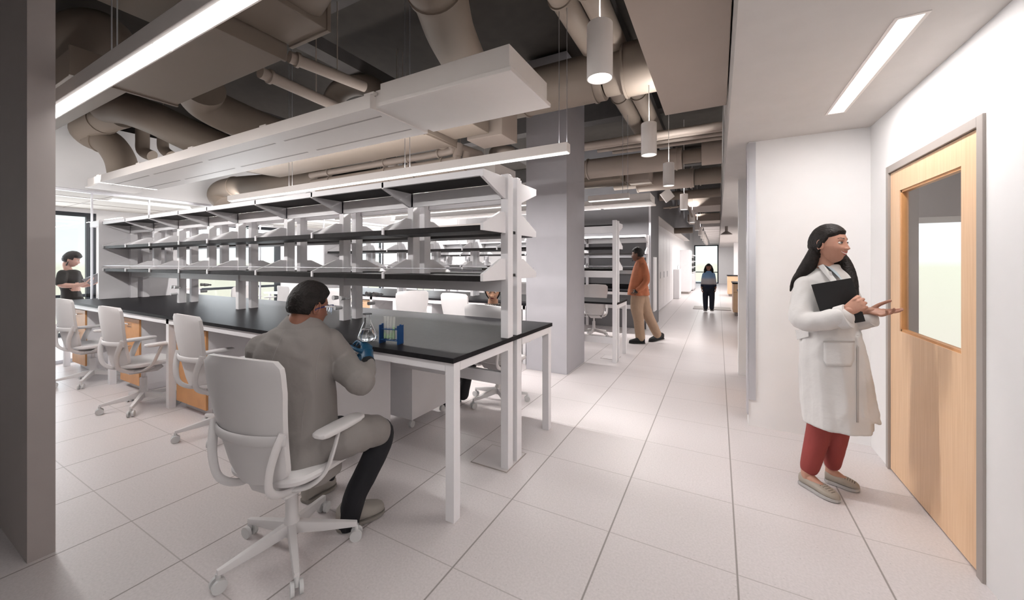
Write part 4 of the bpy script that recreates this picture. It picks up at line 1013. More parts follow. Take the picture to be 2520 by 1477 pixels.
# ---------------------------------------------------------------- woman in the white coat
def woman_coat():
    g = Fig(2040, 2.5); skin = (.47, .255, .185)
    base = g.pt(2040, 1200, 0); root = person((base.x, base.y, 0), 'smiling long-haired woman in a white lab coat and red trousers standing by the wooden door')
    # head
    hc = g.pt(2040, 603, -.02); al = math.radians(27); fwd = g.T*math.cos(al)-g.S*math.sin(al)
    M = frame(hc, fwd, (0, 0, 1), 1.04)
    mb, cols = head(M, skin, (.42, .06, .06), (.05, .03, .025), smile=1)
    body = MB()
    limb(body, [M @ Vector((0, -.018, -.05)), M @ Vector((0, -.025, -.10)), g.pt(2030, 690, .0)], [.050, .048, .056])
    limb(body, [g.pt(2034, 730, 0), g.pt(2035, 780, 0), g.pt(2040, 860, 0), g.pt(2045, 950, 0)], [(.14, .09), (.14, .10), (.13, .10), (.15, .11)], ref=g.T)
    FT = []
    for a, b in (((1970, 1188), (2065, 1240)), ((2030, 1183), (2116, 1211))):
        A_, B_ = onz(*a, 0), onz(*b, 0); FT.append((A_, (B_-A_)))
    an0, an1 = [A_+d_*.20+UP*.085 for A_, d_ in FT]
    for pts, rad in (([g.pt(2042, 950, -.05), g.pt(2016, 1060, -.02), (an0+g.pt(2016, 1060, -.02))/2, an0+UP*.03, an0-UP*.03], [.075, .05, .042, .036, .036]), ([g.pt(2056, 950, .06), g.pt(2060, 1060, .01), (an1+g.pt(2060, 1060, .01))/2, an1+UP*.03, an1-UP*.03], [.075, .048, .036, .034, .034])): limb(body, pts, rad)
    r = remesh(body, .007, 3); k = len(mb.v); joinm(mb, r); cols += [skin]*(len(mb.v)-k)
    foot = MB()
    for A_, d_ in FT: limb(foot, [A_+d_*.19+UP*.075, A_+d_*.34+UP*.060, A_+d_*.55+UP*.044], [.034, .031, .026])
    joinm(mb, remesh(foot, .005, 3)); cols += [skin]*(len(mb.v)-len(cols))
    # near (right) hand on the folder
    w0 = g.pt(2084, 768, -.235); f = (g.pt(2124, 741, -.225)-w0).normalized()
    Mh = frame(w0, f, -g.S*.9+UP*.25, 1.0)
    joinm(mb, hand_mb(Mh, curl=(.75, .85, .95, 1.0), thumb=(.05, .1), ta=.22, side=-1, size=1.02, spread=.02)); cols += [skin]*(len(mb.v)-len(cols))
    arm_skin(mb, cols, [g.pt(2050, 785, -.21), w0+f*.012], [.030, .024], skin)
    w1 = g.pt(2136, 764, -.03); f = (g.pt(2185, 772, -.06)-w1).normalized()
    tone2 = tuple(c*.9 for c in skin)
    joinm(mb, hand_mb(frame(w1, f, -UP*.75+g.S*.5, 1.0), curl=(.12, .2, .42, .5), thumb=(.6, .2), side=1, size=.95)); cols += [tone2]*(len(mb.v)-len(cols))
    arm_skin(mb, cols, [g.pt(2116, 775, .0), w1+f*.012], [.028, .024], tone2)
    skin_obj(mb, cols, root); eyes(M, root, (.09, .09, .08))
    # hair: cap, long fall behind the near shoulder and behind the face
    fall = MB()
    limb(fall, [g.pt(2020, 588, .0), g.pt(2006, 618, -.02), g.pt(1993, 648, -.03), g.pt(1974, 673, -.04), g.pt(1954, 692, -.03), g.pt(1945, 716, -.02)], [(.030, .05), (.036, .05), (.044, .05), (.036, .045), (.016, .03), (.005, .01)], ref=g.T)
    limb(fall, [g.pt(2024, 610, .03), g.pt(2012, 650, .07), g.pt(1995, 700, .13), g.pt(1985, 760, .15)], [(.05, .05), (.06, .05), (.05, .04), (.03, .02)], ref=g.T)
    limb(fall, [M @ Vector((-.06, -.04, .03)), g.pt(2068, 640, .06), g.pt(2082, 670, .03), g.pt(2094, 700, -.01), g.pt(2108, 732, -.05)], [(.03, .05), (.045, .05), (.048, .04), (.038, .03), (.012, .015)], ref=g.T)
    def line(X, Y, Z):
        if Y > .03: return Z-.062+.5*max(0, abs(X)-.03)
        return min(.02, (Z-.045)+(.035-Y)*1.6) if Y > -.02 else .02
    hair_shell(M, M_hair, root, line, vol=.012, extra=lambda X, Y, Z: .004*max(0, Z)/.1+.006*max(0, -Y)/.09, add=remesh(fall, .005, 4, .002, 60))
    # trousers
    t = MB()
    limb(t, [g.pt(2042, 980, -.04), g.pt(2016, 1060, -.02), an0.lerp(g.pt(2016, 1060, -.02), .45), an0.lerp(g.pt(2016, 1060, -.02), .16)], [.105, .070, .058, .052])
    limb(t, [g.pt(2055, 980, .06), g.pt(2060, 1060, .01), an1.lerp(g.pt(2060, 1060, .01), .45), an1.lerp(g.pt(2060, 1060, .01), .18)], [.10, .064, .052, .046])
    cloth('trousers', t, M_red, root, .006, 4, .0025, 12)
    # coat
    c = MB()
    g.stack(c, [(2036, 652, .02, 30, .060), (2034, 662, .01, 36, .068), (2033, 673, .0, 50, .085), (2028, 688, -.0, 67, .108), (2026, 715, -.0, 72, .125), (2030, 760, 0, 70, .135), (2038, 820, 0, 72, .135), (2044, 880, 0, 80, .15), (2052, 960, 0, 86, .165), (2058, 1044, 0, 86, .175)], fold=.035)
    limb(c, [g.pt(1982, 700, -.05), g.pt(1974, 750, -.12), g.pt(1975, 789, -.17), g.pt(2020, 789, -.20), g.pt(2070, 782, -.22)], [(.058, .058), (.062, .062), (.064, .062), (.064, .056), (.066, .050)], ref=(0, 0, 1))
    limb(c, [g.pt(2078, 705, .05), g.pt(2105, 760, .06), g.pt(2116, 792, .04), g.pt(2138, 785, -.01)], [.055, .052, .048, .045])
    # open front panel swinging right
    c.prism([g.pt(2110, 830, -.08), g.pt(2126, 1035, -.12), g.pt(2168, 1046, -.02), g.pt(2140, 900, .0), g.pt(2118, 815, .0)], g.S*.02+g.T*-.004)
    cl_ = cloth('lab_coat', c, M_coat, root, .0065, 4, .009, 9)
    inv = parent_matrix(root).inverted()
    def sub(o): o.parent = cl_; return o
    for a_, b_, r_ in ((g.pt(2062, 783, -.216), g.pt(2088, 778, -.234), (.068, .053)), (g.pt(2120, 790, .02), g.pt(2148, 782, -.02), (.052, .042))):
        sub(MB().tube([a_, b_], [r_, (r_[0]*1.06, r_[1]*1.05)], 28, ref=UP).build('cuff', M_coat, smooth=True, bevel=.003))
    # collar, shirt, pocket, belt tab, placket, cuff
    sub(MB().prism([g.pt(2012, 655, -.05), g.pt(2026, 650, -.075), g.pt(2058, 688, -.150), g.pt(2060, 696, -.156), g.pt(2046, 694, -.150)], -g.S*.008).build('lapel', M_coat, bevel=.003))
    sub(MB().prism([g.pt(2038, 668, -.137), g.pt(2046, 668, -.145), g.pt(2049, 680, -.158), g.pt(2042, 678, -.157)], -g.S*.003).build('lapel_notch', M_seam))
    rel(MB().prism([g.pt(2018, 648, -.04), g.pt(2036, 655, -.08), g.pt(2050, 668, -.11), g.pt(2070, 688, -.135), g.pt(2074, 690, -.12), g.pt(2062, 672, -.07), g.pt(2052, 660, -.03)], -g.S*.006).build('shirt_collar', M_shirt, bevel=.002), root)
    def onsurf(pts, th, m, nm, lift=.003):
        dg = bpy.context.evaluated_depsgraph_get(); cm = cl_; out = []
        for (px, py) in pts:
            o0 = Vector((0, 0, EYE)); d = ray(px, py).normalized(); M1 = inv
            ok, loc, no, ix = cm.ray_cast(o0, d)
            out.append(loc-d*lift if ok else g.pt(px, py, -.17))
        return out
    bpy.context.view_layer.update()
    def grid_patch(x0, x1, y0, y1, nm, m, lift=.004, n=8, corner=0):
        m_ = MB(); q = []
        for j in range(n+1):
            for i in range(n+1):
                u = i/n; v = j/n; ins = corner*max(0, v-.75)/.25
                q.append((x0+(x1-x0)*u+(ins if u < .5 else -ins)*(abs(u-.5)*2), y0+(y1-y0)*v+2*u*0))
        pp = onsurf(q, 0, m, nm, lift); m_.v = [tuple(p) for p in pp]
        for j in range(n):
            for i in range(n): a = j*(n+1)+i; m_.f.append((a, a+1, a+n+2, a+n+1))
        o = m_.build(nm, m, smooth=True); so = o.modifiers.new('t', 'SOLIDIFY'); so.thickness = .004; so.offset = 0
        return sub(o)
    grid_patch(2027, 2102, 840, 902, 'pocket', M_coat, .005, corner=8)
    grid_patch(2026, 2103, 839, 843, 'pocket_hem', M_seam, .007, n=6)
    grid_patch(2108, 2113, 825, 1040, 'placket_seam', M_seam, .003, n=6)
    sub(MB().prism([g.pt(1957, 812, -.03), g.pt(1990, 816, -.11), g.pt(1990, 828, -.11), g.pt(1962, 836, -.03)], -g.S*.012).build('belt_tab', M_coat, bevel=.003))
    # slip-on shoes with punched dots
    for a, b in (((1970, 1188), (2065, 1240)), ((2030, 1183), (2116, 1211))):
        so_ = shoe(onz(*a, 0), onz(*b, 0), M_flat, root, .096, .078, 'slip_on_shoe', M_seam, low=True)
        A = onz(*a, 0); B = onz(*b, 0); d = (B-A); L = d.length; d.normalize(); x = d.cross(UP); mm = MB()
        bpy.context.view_layer.update()
        for k in range(5):
            for q in (-1.5, -.5, .5, 1.5):
                c0_ = A+d*L*(.60+.065*k)+x*q*.014*(1-.1*k)
                ok, loc, no, ix = so_.ray_cast(c0_+UP*.3, -UP)
                if ok: mm.tube([loc-no*.002, loc+no*.0006], .0030, 8)
        o = mm.build('punched_hole', mat('punched_brown', (.06, .045, .035), .7)); o.parent = so_
    # folder held against the chest
    fo = MB().prism([g.pt(1996, 701, -.20), g.pt(2096, 684, -.15), g.pt(2130, 791, -.13), g.pt(2031, 808, -.17)], g.S*.008).build('black_folder', M_folder, bevel=.001)
    tag(fo, 'flat black folder clasped to the chest of the woman in the white coat', 'folder')
woman_coat()
# ---------------------------------------------------------------- seated man in a lab coat coloured as in shade
M_jean = mat('black_trousers', (.010, .010, .013), .85, var=.2, bump=.2)
M_sneak = mat('grey_sneaker', (.30, .275, .25), .8, bump=.1)
M_glove = mat('blue_glove', (.006, .060, .13), .45)
def man_coat():
    g = Fig(760, 2.0); skin = (.25, .11, .07)
    root = person((-1.93, 1.22, 0), 'man in a lab coat and blue gloves seated at the near bench, seen from behind')
    hc = g.pt(760, 757, -.0); al = math.radians(33); fwd = g.T*math.cos(al)+g.S*math.sin(al)-UP*.20
    M = frame(hc, fwd, (0, 0, 1), 1.02)
    mb, cols = head(M, skin, (.18, .05, .04), (.012, .008, .006))
    body = MB()
    limb(body, [M @ Vector((0, -.02, -.03)), M @ Vector((0, -.035, -.085)), g.pt(735, 830, .0)], [.060, .057, .070])
    limb(body, [g.pt(735, 860, 0), g.pt(740, 950, 0), g.pt(755, 1060, 0), g.pt(765, 1130, 0)], [(.14, .09), (.14, .10), (.13, .11), (.15, .12)], ref=g.T)
    for pp in ([P(926, 1066, 2.20), P(908, 1150, 2.17), P(858, 1268, 2.155)], [P(838, 1056, 2.5), P(812, 1140, 2.5), P(775, 1222, 2.51)]): limb(body, [g.pt(765, 1120, .05)]+pp, [.06, .045, .040, .032])
    r = remesh(body, .007, 3); k = len(mb.v); joinm(mb, r); cols += [skin]*(len(mb.v)-k)
    wr = P(904, 888, 2.17); fw = (P(905, 848, 2.27)-wr).normalized()
    arm_skin(mb, cols, [P(900, 925, 2.10), wr, wr+fw*.02], [.034, .026, .026], skin)
    skin_obj(mb, cols, root)
    hair = MB()
    def line(X, Y, Z):
        if Y > .03: return Z-.062+.3*max(0, abs(X)-.03)
        if Y > -.03: return Z-.024+(.0 if Y > .0 else (-Y)*1.4)
        return Z+.036
    def ex(X, Y, Z): return .012*max(0, Z)/.11+.018*max(0, Y-.02)*max(0, Z-.05)/(.06*.06)*.8+.003*max(0, -Y)/.09
    hair_shell(M, M_hair, root, line, vol=.012, extra=ex, streak=.0018)
    # safety glasses
    gl = thing('safety_glasses', M @ Vector((0, .09, .01)), 'clear safety glasses with white and blue temples on the seated man', 'glasses')
    mg = mat('glasses_blue', (.01, .015, .12), .3); mw_ = M_white
    for s in (-1, 1):
        a = M @ Vector((s*.078, -.012, -.004)); b = M @ Vector((s*.082, .03, .012)); c_ = M @ Vector((s*.070, .092, .018))
        rel(MB().tube([M @ Vector((s*.076, -.022, -.02)), a, b], .0035, 8).build('temple_tip', mg, smooth=True), gl)
        rel(MB().tube([b, c_], [(.004, .0025), (.006, .0025)], 8).build('temple', mw_, smooth=True), gl)
        m = MB(); 
        for k in range(7):
            for j in range(6):
                u = k/6; v = j/5; m.v.append(tuple(M @ Vector((s*(.008+.066*u), .112-.030*u*u, .022-.048*v*(1-.3*(1-u))-.004*math.sin(v*3)))))
        for k in range(6):
            for j in range(5): a_ = k*6+j; m.f.append((a_, a_+1, a_+7, a_+6))
        q = m.build('lens', M_lens, smooth=True); sd = q.modifiers.new('t', 'SOLIDIFY'); sd.thickness = .002; rel(q, gl)
        rel(MB().tube([M @ Vector((s*.008, .113, .024)), M @ Vector((s*.045, .104, .026)), M @ Vector((s*.076, .082, .022))], .0035, 8).build('brow_bar', mg, smooth=True), gl)
    # coat
    c = MB()
    g.stack(c, [(748, 788, .0, 36, .062), (745, 797, .0, 47, .075), (738, 812, .0, 70, .10), (729, 838, 0, 94, .125), (724, 880, 0, 99, .135), (732, 940, 0, 92, .135), (745, 1000, 0, 84, .135), (752, 1060, 0, 82, .15), (758, 1120, 0, 88, .18), (760, 1160, 0, 84, .18)], fold=.02)
    limb(c, [g.pt(806, 850, .02), g.pt(842, 890, .02), P(882, 935, 1.98), P(893, 940, 2.0)], [.088, .080, .070, .062])
    limb(c, [P(884, 938, 2.0), P(898, 920, 2.06), P(905, 896, 2.14)], [.066, .052, .040])
    limb(c, [g.pt(655, 862, .03), g.pt(690, 930, .12), P(780, 930, 2.25), P(868, 874, 2.42)], [.085, .075, .055, .042])
    limb(c, [g.pt(765, 1108, .0), P(850, 1078, 1.98), P(905, 1062, 2.12), P(925, 1062, 2.17)], [(.095, .11), (.092, .088), (.086, .084), (.078, .080)], ref=UP)
    limb(c, [g.pt(740, 1110, .12), P(780, 1075, 2.25), P(812, 1062, 2.42)], [.09, .085, .076])
    cl_ = cloth('lab_coat', c, M_coat2, root, .0065, 5, .011, 8)
    def sub(o): o.parent = cl_; return o
    # collar: a folded band round the neck
    m = MB(); n_ = 26
    for j, (dy, w_, d_) in enumerate(((776, 37, .066), (774, 40, .070), (790, 52, .084), (806, 62, .096), (805, 58, .090))):
        for i in range(n_):
            a = math.radians(-200+i*215/(n_-1)); cpt = g.pt(748-.08*(dy-776)*3, dy+6*math.cos(a)*0+10*max(0, math.cos(a)), 0)
            m.v.append(tuple(cpt+g.T*(g.w(w_)*math.cos(a))+g.S*(d_*math.sin(a))))
    for j in range(4):
        for i in range(n_-1): a = j*n_+i; m.f.append((a, a+1, a+n_+1, a+n_))
    q = m.build('collar', M_coat2, smooth=True); sd = q.modifiers.new('t', 'SOLIDIFY'); sd.thickness = .006; sub(q)
    # seams on the back
    bpy.context.view_layer.update()
    def seam(pts, r=.0016):
        out = []
        for q in spline(pts, 8):
            d = ray(q[0], q[1]).normalized(); ok, loc, no, ix = cl_.ray_cast(Vector((0, 0, EYE)), d)
            if ok: out.append(loc)
        if len(out) > 3: sub(MB().tube(out, r, 6).build('seam', mat('seam_shade', (.27, .25, .24), .85), smooth=True))
    seam([(700, 812), (688, 840), (676, 870), (668, 890)]); seam([(800, 838), (788, 862), (778, 905), (779, 940)])
    seam([(752, 982), (745, 1020), (742, 1080)])
    # cuff
    sub(MB().tube([P(902, 905, 2.11), P(906, 890, 2.165)], [(.040, .040), (.038, .038)], 24, ref=g.T).build('cuff', M_blk, smooth=True, bevel=.002))
    # trousers
    t = MB()
    limb(t, [P(880, 1075, 2.10), P(930, 1060, 2.19), P(936, 1085, 2.20), P(908, 1150, 2.16), P(876, 1215, 2.14), P(856, 1284, 2.14)], [.076, .076, .068, .064, .060, .058])
    limb(t, [P(800, 1070, 2.35), P(838, 1056, 2.5), P(815, 1140, 2.5), P(774, 1228, 2.50)], [.072, .072, .060, .056])
    cloth('trousers', t, M_jean, root, .006, 4, .004, 12)
    # sneakers
    for a, b in (((828, 1308), (944, 1256)), ((748, 1240), (822, 1192))):
        A = onz(*a, 0); B = onz(*b, 0); so_ = shoe(A, B, M_sneak, root, .115, .128, 'sneaker', mat('sneaker_sole', (.22, .20, .18), .7))
        d = (B-A).normalized(); x = d.cross(UP); L = (B-A).length
        for k in range(5):
            c_ = A+d*(L*(.42+.055*k)); h_ = .128-.011*k
            MB().tube([c_-x*.022+UP*h_, c_+UP*(h_+.004), c_+x*.022+UP*h_], .003, 6).build('lace', M_coat, so_, smooth=True)
    # gloved hands
    def gl_hand(w0, f, back, curl, side, thumb=(.6, .4), size=1.02):
        o = hand_mb(frame(w0, f, back), curl=curl, thumb=thumb, side=side, size=size)
        m = MB(); m.tube([w0-f*.035, w0+f*.0, w0+f*.03], [(.031, .033), (.030, .032), (.026, .036)], 22); joinm(o, remesh(m, .004, 2))
        rel(o.build('glove', M_glove, smooth=True), root)
    w1 = P(904, 874, 2.19); gl_hand(w1, (P(900, 838, 2.27)-w1).normalized(), -g.S*.9+g.T*.3, (.5, .55, .6, .65), -1)
    w2 = P(878, 880, 2.42); gl_hand(w2, (P(858, 858, 2.50)-w2).normalized()+g.T*-.2, UP*.6-g.S*.6, (.35, .45, .5, .6), 1)
M_lens = glass('safety_lens', (.92, .95, 1))
man_coat()
# ---------------------------------------------------------------- glassware on the near bench
def glassm(name, color=(1, 1, 1)):
    m = mat(name, color, .02, var=0, trans=1, ior=1.3); return m
fc = P(904, 810, 2.27)
FZ = P(904, 839, 2.27).z; hh = P(904, 772, 2.27).z-FZ
prof = [(.0, 0), (.036, 0), (.0455, .004), (.052, .018), (.050, .032), (.030, .085), (.0205, .108), (.0185, .118), (.0185, .150), (.0225, .158), (.0235, .162)]
sc = hh/.162
fl = MB().lathe([(r*.95*sc/ .9, z*sc) for r, z in prof], (0, 0, 0), 40, cap=False).build('erlenmeyer_flask', glassm('flask_glass'), smooth=True)
fl.location = (fc.x, fc.y, FZ); so = fl.modifiers.new('t', 'SOLIDIFY'); so.thickness = .0016; so.offset = -1
tag(fl, 'clear conical glass flask held upright in the seated man\'s blue glove', 'flask')
MB().lathe([(.0, .003), (.040, .003), (.050*.98, .018), (.0475, .032), (.034, .07), (0, .07)], (0, 0, 0), 40).build('water', glassm('flask_water', (.93, .96, 1)), fl, smooth=True)
p0 = P(868, 862, 2.40); p1 = P(905, 864, 2.30)
tg = MB().tube([p0+(p0-p1)*.25, p0, p1], [.005, .013, .012], 16).build('plastic_vial', M_white, smooth=True); tag(tg, 'small white vial held between the seated man\'s gloved hands', 'vial')
rc = onz(963, 845, BZ); rx = math.radians(8)
r = thing('test_tube_rack', (rc.x, rc.y, BZ), 'blue test tube rack standing on the black worktop beside the flask', 'rack', rz=rx)
M_rack = mat('rack_blue', (.008, .060, .20), .4)
RL = .145
for x in (-RL/2, RL/2): MB().prism([(x-.003, -.032, 0), (x-.003, .032, 0), (x-.003, .032, .125), (x-.003, -.032, .125)], (.006, 0, 0)).box(x-.004, x+.004, -.006, .006, .125, .131).build('end_plate', M_rack, r, bevel=.001)
for z in (.022, .095):
    m = MB(); y0, y1 = -.026, .026
    for k in range(5): xx = -RL/2+.003+k*(RL-.006)/5; m.box(xx, xx+.008, y0, y1, z, z+.004)
    m.box(-RL/2, RL/2, y0, y0+.006, z, z+.004).box(-RL/2, RL/2, y1-.006, y1, z, z+.004)
    m.build('perforated_shelf', M_rack, r)
tm = glassm('tube_glass', (1, 1, 1)); tm2 = mat('green_liquid', (.30, .62, .22), .3)
for k, hgt in enumerate((.045, .03, .042, .085)):
    x = -.052+k*.024
    c_ = Vector((rc.x, rc.y, BZ+.027))+Matrix.Rotation(rx, 3, 'Z') @ Vector((x, 0, 0))
    t = MB().lathe([(.002, .0), (.007, .003), (.009, .010), (.009, .150), (.0105, .152)], (0, 0, 0), 20, cap=False).build('test_tube', M_tube if 'M_tube' in globals() else mat('tube_frost', (.9, .9, .86), .12, var=0, alpha=.32), smooth=True)
    t.location = c_; tag(t, '%s glass test tube with green liquid in the blue rack' % ('leftmost', 'second', 'third', 'rightmost')[k], 'test tube', 'test tubes in the blue rack')
    MB().lathe([(.0, .002), (.006, .004), (.0078, .010), (.0078, hgt), (0, hgt)], (0, 0, 0), 16).build('liquid', tm2, t, smooth=True)
# ---------------------------------------------------------------- woman in black behind the glass, far left
def woman_black():
    g = Fig(180, 6.7); skin = (.50, .30, .24)
    b = g.pt(180, 850, 0); root = person((b.x, b.y, 0), 'short-haired woman in a black dress reading an open folder behind the glass')
    M = frame(g.pt(176, 640, 0), g.T*.98-g.S*.22-UP*.30, (0, 0, 1), 1.05)
    mb, cols = head(M, skin, (.38, .12, .10), (.06, .04, .03), nu=96, nv=72); eyes(M, root)
    body = MB()
    limb(body, [M @ Vector((0, -.02, -.04)), M @ Vector((0, -.035, -.09)), g.pt(172, 675, 0)], [.05, .048, .06])
    limb(body, [g.pt(172, 690, 0), g.pt(176, 730, 0), g.pt(176, 780, 0), g.pt(172, 842, 0)], [.12, .11, .11, .05])
    limb(body, [g.pt(152, 678, -.14), g.pt(149, 700, -.17), g.pt(185, 703, -.22), g.pt(208, 698, -.26)], [.05, .048, .038, .028])
    limb(body, [g.pt(190, 680, .12), g.pt(200, 702, .14), g.pt(226, 700, .04)], [.045, .04, .028])
    k = len(mb.v); joinm(mb, remesh(body, .010, 3)); cols += [skin]*(len(mb.v)-k)
    for w0, w1, bk, sd in ((g.pt(206, 699, -.26), g.pt(226, 692, -.24), -UP, -1), (g.pt(226, 701, .03), g.pt(244, 694, -.0), -UP, 1)):
        joinm(mb, hand_mb(frame(w0, (w1-w0).normalized(), bk), curl=(.3, .3, .35, .4), side=sd, voxel=.005)); cols += [skin]*(len(mb.v)-len(cols))
    skin_obj(mb, cols, root)
    def line(X, Y, Z):
        if Y > .03: return Z-.052
        if Y > -.03: return Z-.006
        return Z+.045
    hair_shell(M, M_hair, root, line, vol=.018, extra=lambda X, Y, Z: .018*max(0, Z)/.1+.012*max(0, Y)*max(0, Z)/.004*.3, streak=.003, nu=80, nv=60)
    d = MB()
    g.stack(d, [(176, 664, 0, 10, .05), (174, 669, 0, 24, .09), (170, 680, 0, 30, .12), (170, 700, 0, 27, .12), (174, 716, 0, 24, .11), (178, 740, 0, 30, .14), (180, 765, 0, 36, .17), (176, 800, 0, 36, .17)])
    limb(d, [g.pt(154, 674, -.12), g.pt(150, 696, -.16)], [.066, .066]); limb(d, [g.pt(188, 676, .12), g.pt(196, 694, .14)], [.06, .058])
    cloth('dress', d, mat('charcoal_dress', (.022, .019, .017), .85), root, .009, 3, .006, 8)
    rel(MB().tube([M @ Vector((.080, -.01, -.028)), M @ Vector((.082, -.012, -.10))], [.005, .012], 8).build('earring', M_dark, smooth=True), root)
    for a in ((160, 845), (182, 850)): A = g.pt(*a, 0); shoe((A.x, A.y, 0), (A.x+g.T.x*.24, A.y+g.T.y*.24, 0), M_blk, root, .09, .08, 'shoe')
    q = MB().prism([g.pt(201, 689, -.30), g.pt(249, 669, -.16), g.pt(249, 671, -.15), g.pt(213, 696, -.28)], g.S*.10)
    q.prism([g.pt(213, 696, -.30), g.pt(249, 669, -.16), g.pt(262, 677, -.16), g.pt(262, 679, -.16), g.pt(226, 703, -.28)], g.S*.008)
    o = q.build('open_folder', mat('folder_grey', (.14, .13, .14), .5)); tag(o, 'open dark grey folder in the hands of the woman in black', 'folder')
woman_black()
# ---------------------------------------------------------------- man in the orange shirt
def man_orange():
    g = Fig(1575, 7.1); skin = (.15, .062, .035)
    b = onz(1590, 842, 0); root = person((b.x, b.y, 0), 'man in an orange shirt and beige trousers standing by the grey wall, hands in pockets')
    M = frame(g.pt(1568, 628, 0), -g.T*.97+g.S*.22, (0, 0, 1), 1.04)
    mb, cols = head(M, skin, (.10, .04, .03), (.01, .008, .007), nu=96, nv=72); eyes(M, root, (.03, .015, .01))
    body = MB()
    limb(body, [M @ Vector((0, -.02, -.04)), M @ Vector((0, -.04, -.09)), g.pt(1578, 660, 0)], [.058, .058, .07])
    limb(body, [g.pt(1576, 672, 0), g.pt(1574, 700, 0), g.pt(1574, 730, 0)], [.09, .10, .09])
    limb(body, [g.pt(1586, 664, -.13), g.pt(1590, 690, -.18), g.pt(1574, 712, -.20), g.pt(1561, 721, -.18)], [.035, .032, .032, .028])
    limb(body, [g.pt(1568, 735, 0), g.pt(1571, 780, -.03), g.pt(1577, 832, -.05)], [.06, .05, .035]); limb(body, [g.pt(1580, 735, .06), g.pt(1600, 790, .1), g.pt(1617, 826, .1)], [.06, .045, .035])
    k = len(mb.v); joinm(mb, remesh(body, .010, 3)); cols += [skin]*(len(mb.v)-k)
    w0 = g.pt(1568, 716, -.20); joinm(mb, hand_mb(frame(w0, (g.pt(1556, 726, -.15)-w0).normalized(), -g.S), curl=(.4, .45, .5, .5), side=1, voxel=.005, size=1.1)); cols += [skin]*(len(mb.v)-len(cols))
    skin_obj(mb, cols, root)
    def line(X, Y, Z):
        if Y > .03: return Z-.06
        if Y > -.02: return Z-.026
        return Z+.028
    hair_shell(M, M_hair, root, line, vol=.012, extra=lambda X, Y, Z: .014*max(0, Z)/.1, streak=.005, nu=80, nv=60)
    rel(MB().tube([M @ Vector((-.018, .080, -.100)), M @ Vector((0, .086, -.104)), M @ Vector((.018, .080, -.100))], .007, 8).build('goatee', M_hair, smooth=True), root)
    d = MB()
    g.stack(d, [(1577, 636, 0, 7, .06), (1577, 641, 0, 10, .09), (1577, 648, 0, 14, .14), (1576, 662, 0, 18, .18), (1573, 682, 0, 21, .18), (1571, 698, 0, 22, .17), (1571, 712, 0, 25, .17), (1571, 726, 0, 27, .18)], fold=.03, fk=7)
    limb(d, [g.pt(1584, 656, -.13), g.pt(1591, 688, -.18), g.pt(1580, 707, -.21), g.pt(1571, 713, -.215)], [.062, .056, .052, .046])
    cloth('shirt', d, mat('rust_orange_cloth', (.40, .135, .065), .85, var=.08, bump=.5, bscale=16), root, .009, 3, .009, 9)
    rel(MB().tube([g.pt(1567, 650, -.06), g.pt(1573, 642, -.10), g.pt(1581, 635, -.07), g.pt(1584, 634, .0)], [(.022, .008)]*4, 10, ref=UP).build('collar', mat('rust_orange_collar', (.44, .15, .07), .85), smooth=True), root)
    t = MB()
    limb(t, [g.pt(1572, 722, 0), g.pt(1567, 755, -.03), g.pt(1572, 790, -.04), g.pt(1576, 832, -.05)], [(.135, .14), (.112, .12), (.092, .10), (.085, .09)], ref=g.T)
    limb(t, [g.pt(1580, 722, .05), g.pt(1590, 765, .10), g.pt(1604, 795, .1), g.pt(1617, 822, .1)], [(.11, .13), (.10, .11), (.085, .09), (.075, .08)], ref=g.T)
    cloth('trousers', t, mat('beige_chinos', (.36, .245, .17), .85, var=.05, bump=.4, bscale=14), root, .009, 3, .006, 10)
    rel(MB().tube([g.pt(1566, 716, -.235), g.pt(1564, 718, -.215)], .031, 14).build('watch', M_dark, smooth=True), root)
    for a, b_ in (((1587, 846), (1548, 845)), ((1632, 834), (1598, 842))): shoe(onz(*a, 0), onz(*b_, 0), M_blk, root, .10, .12, 'shoe')
man_orange()
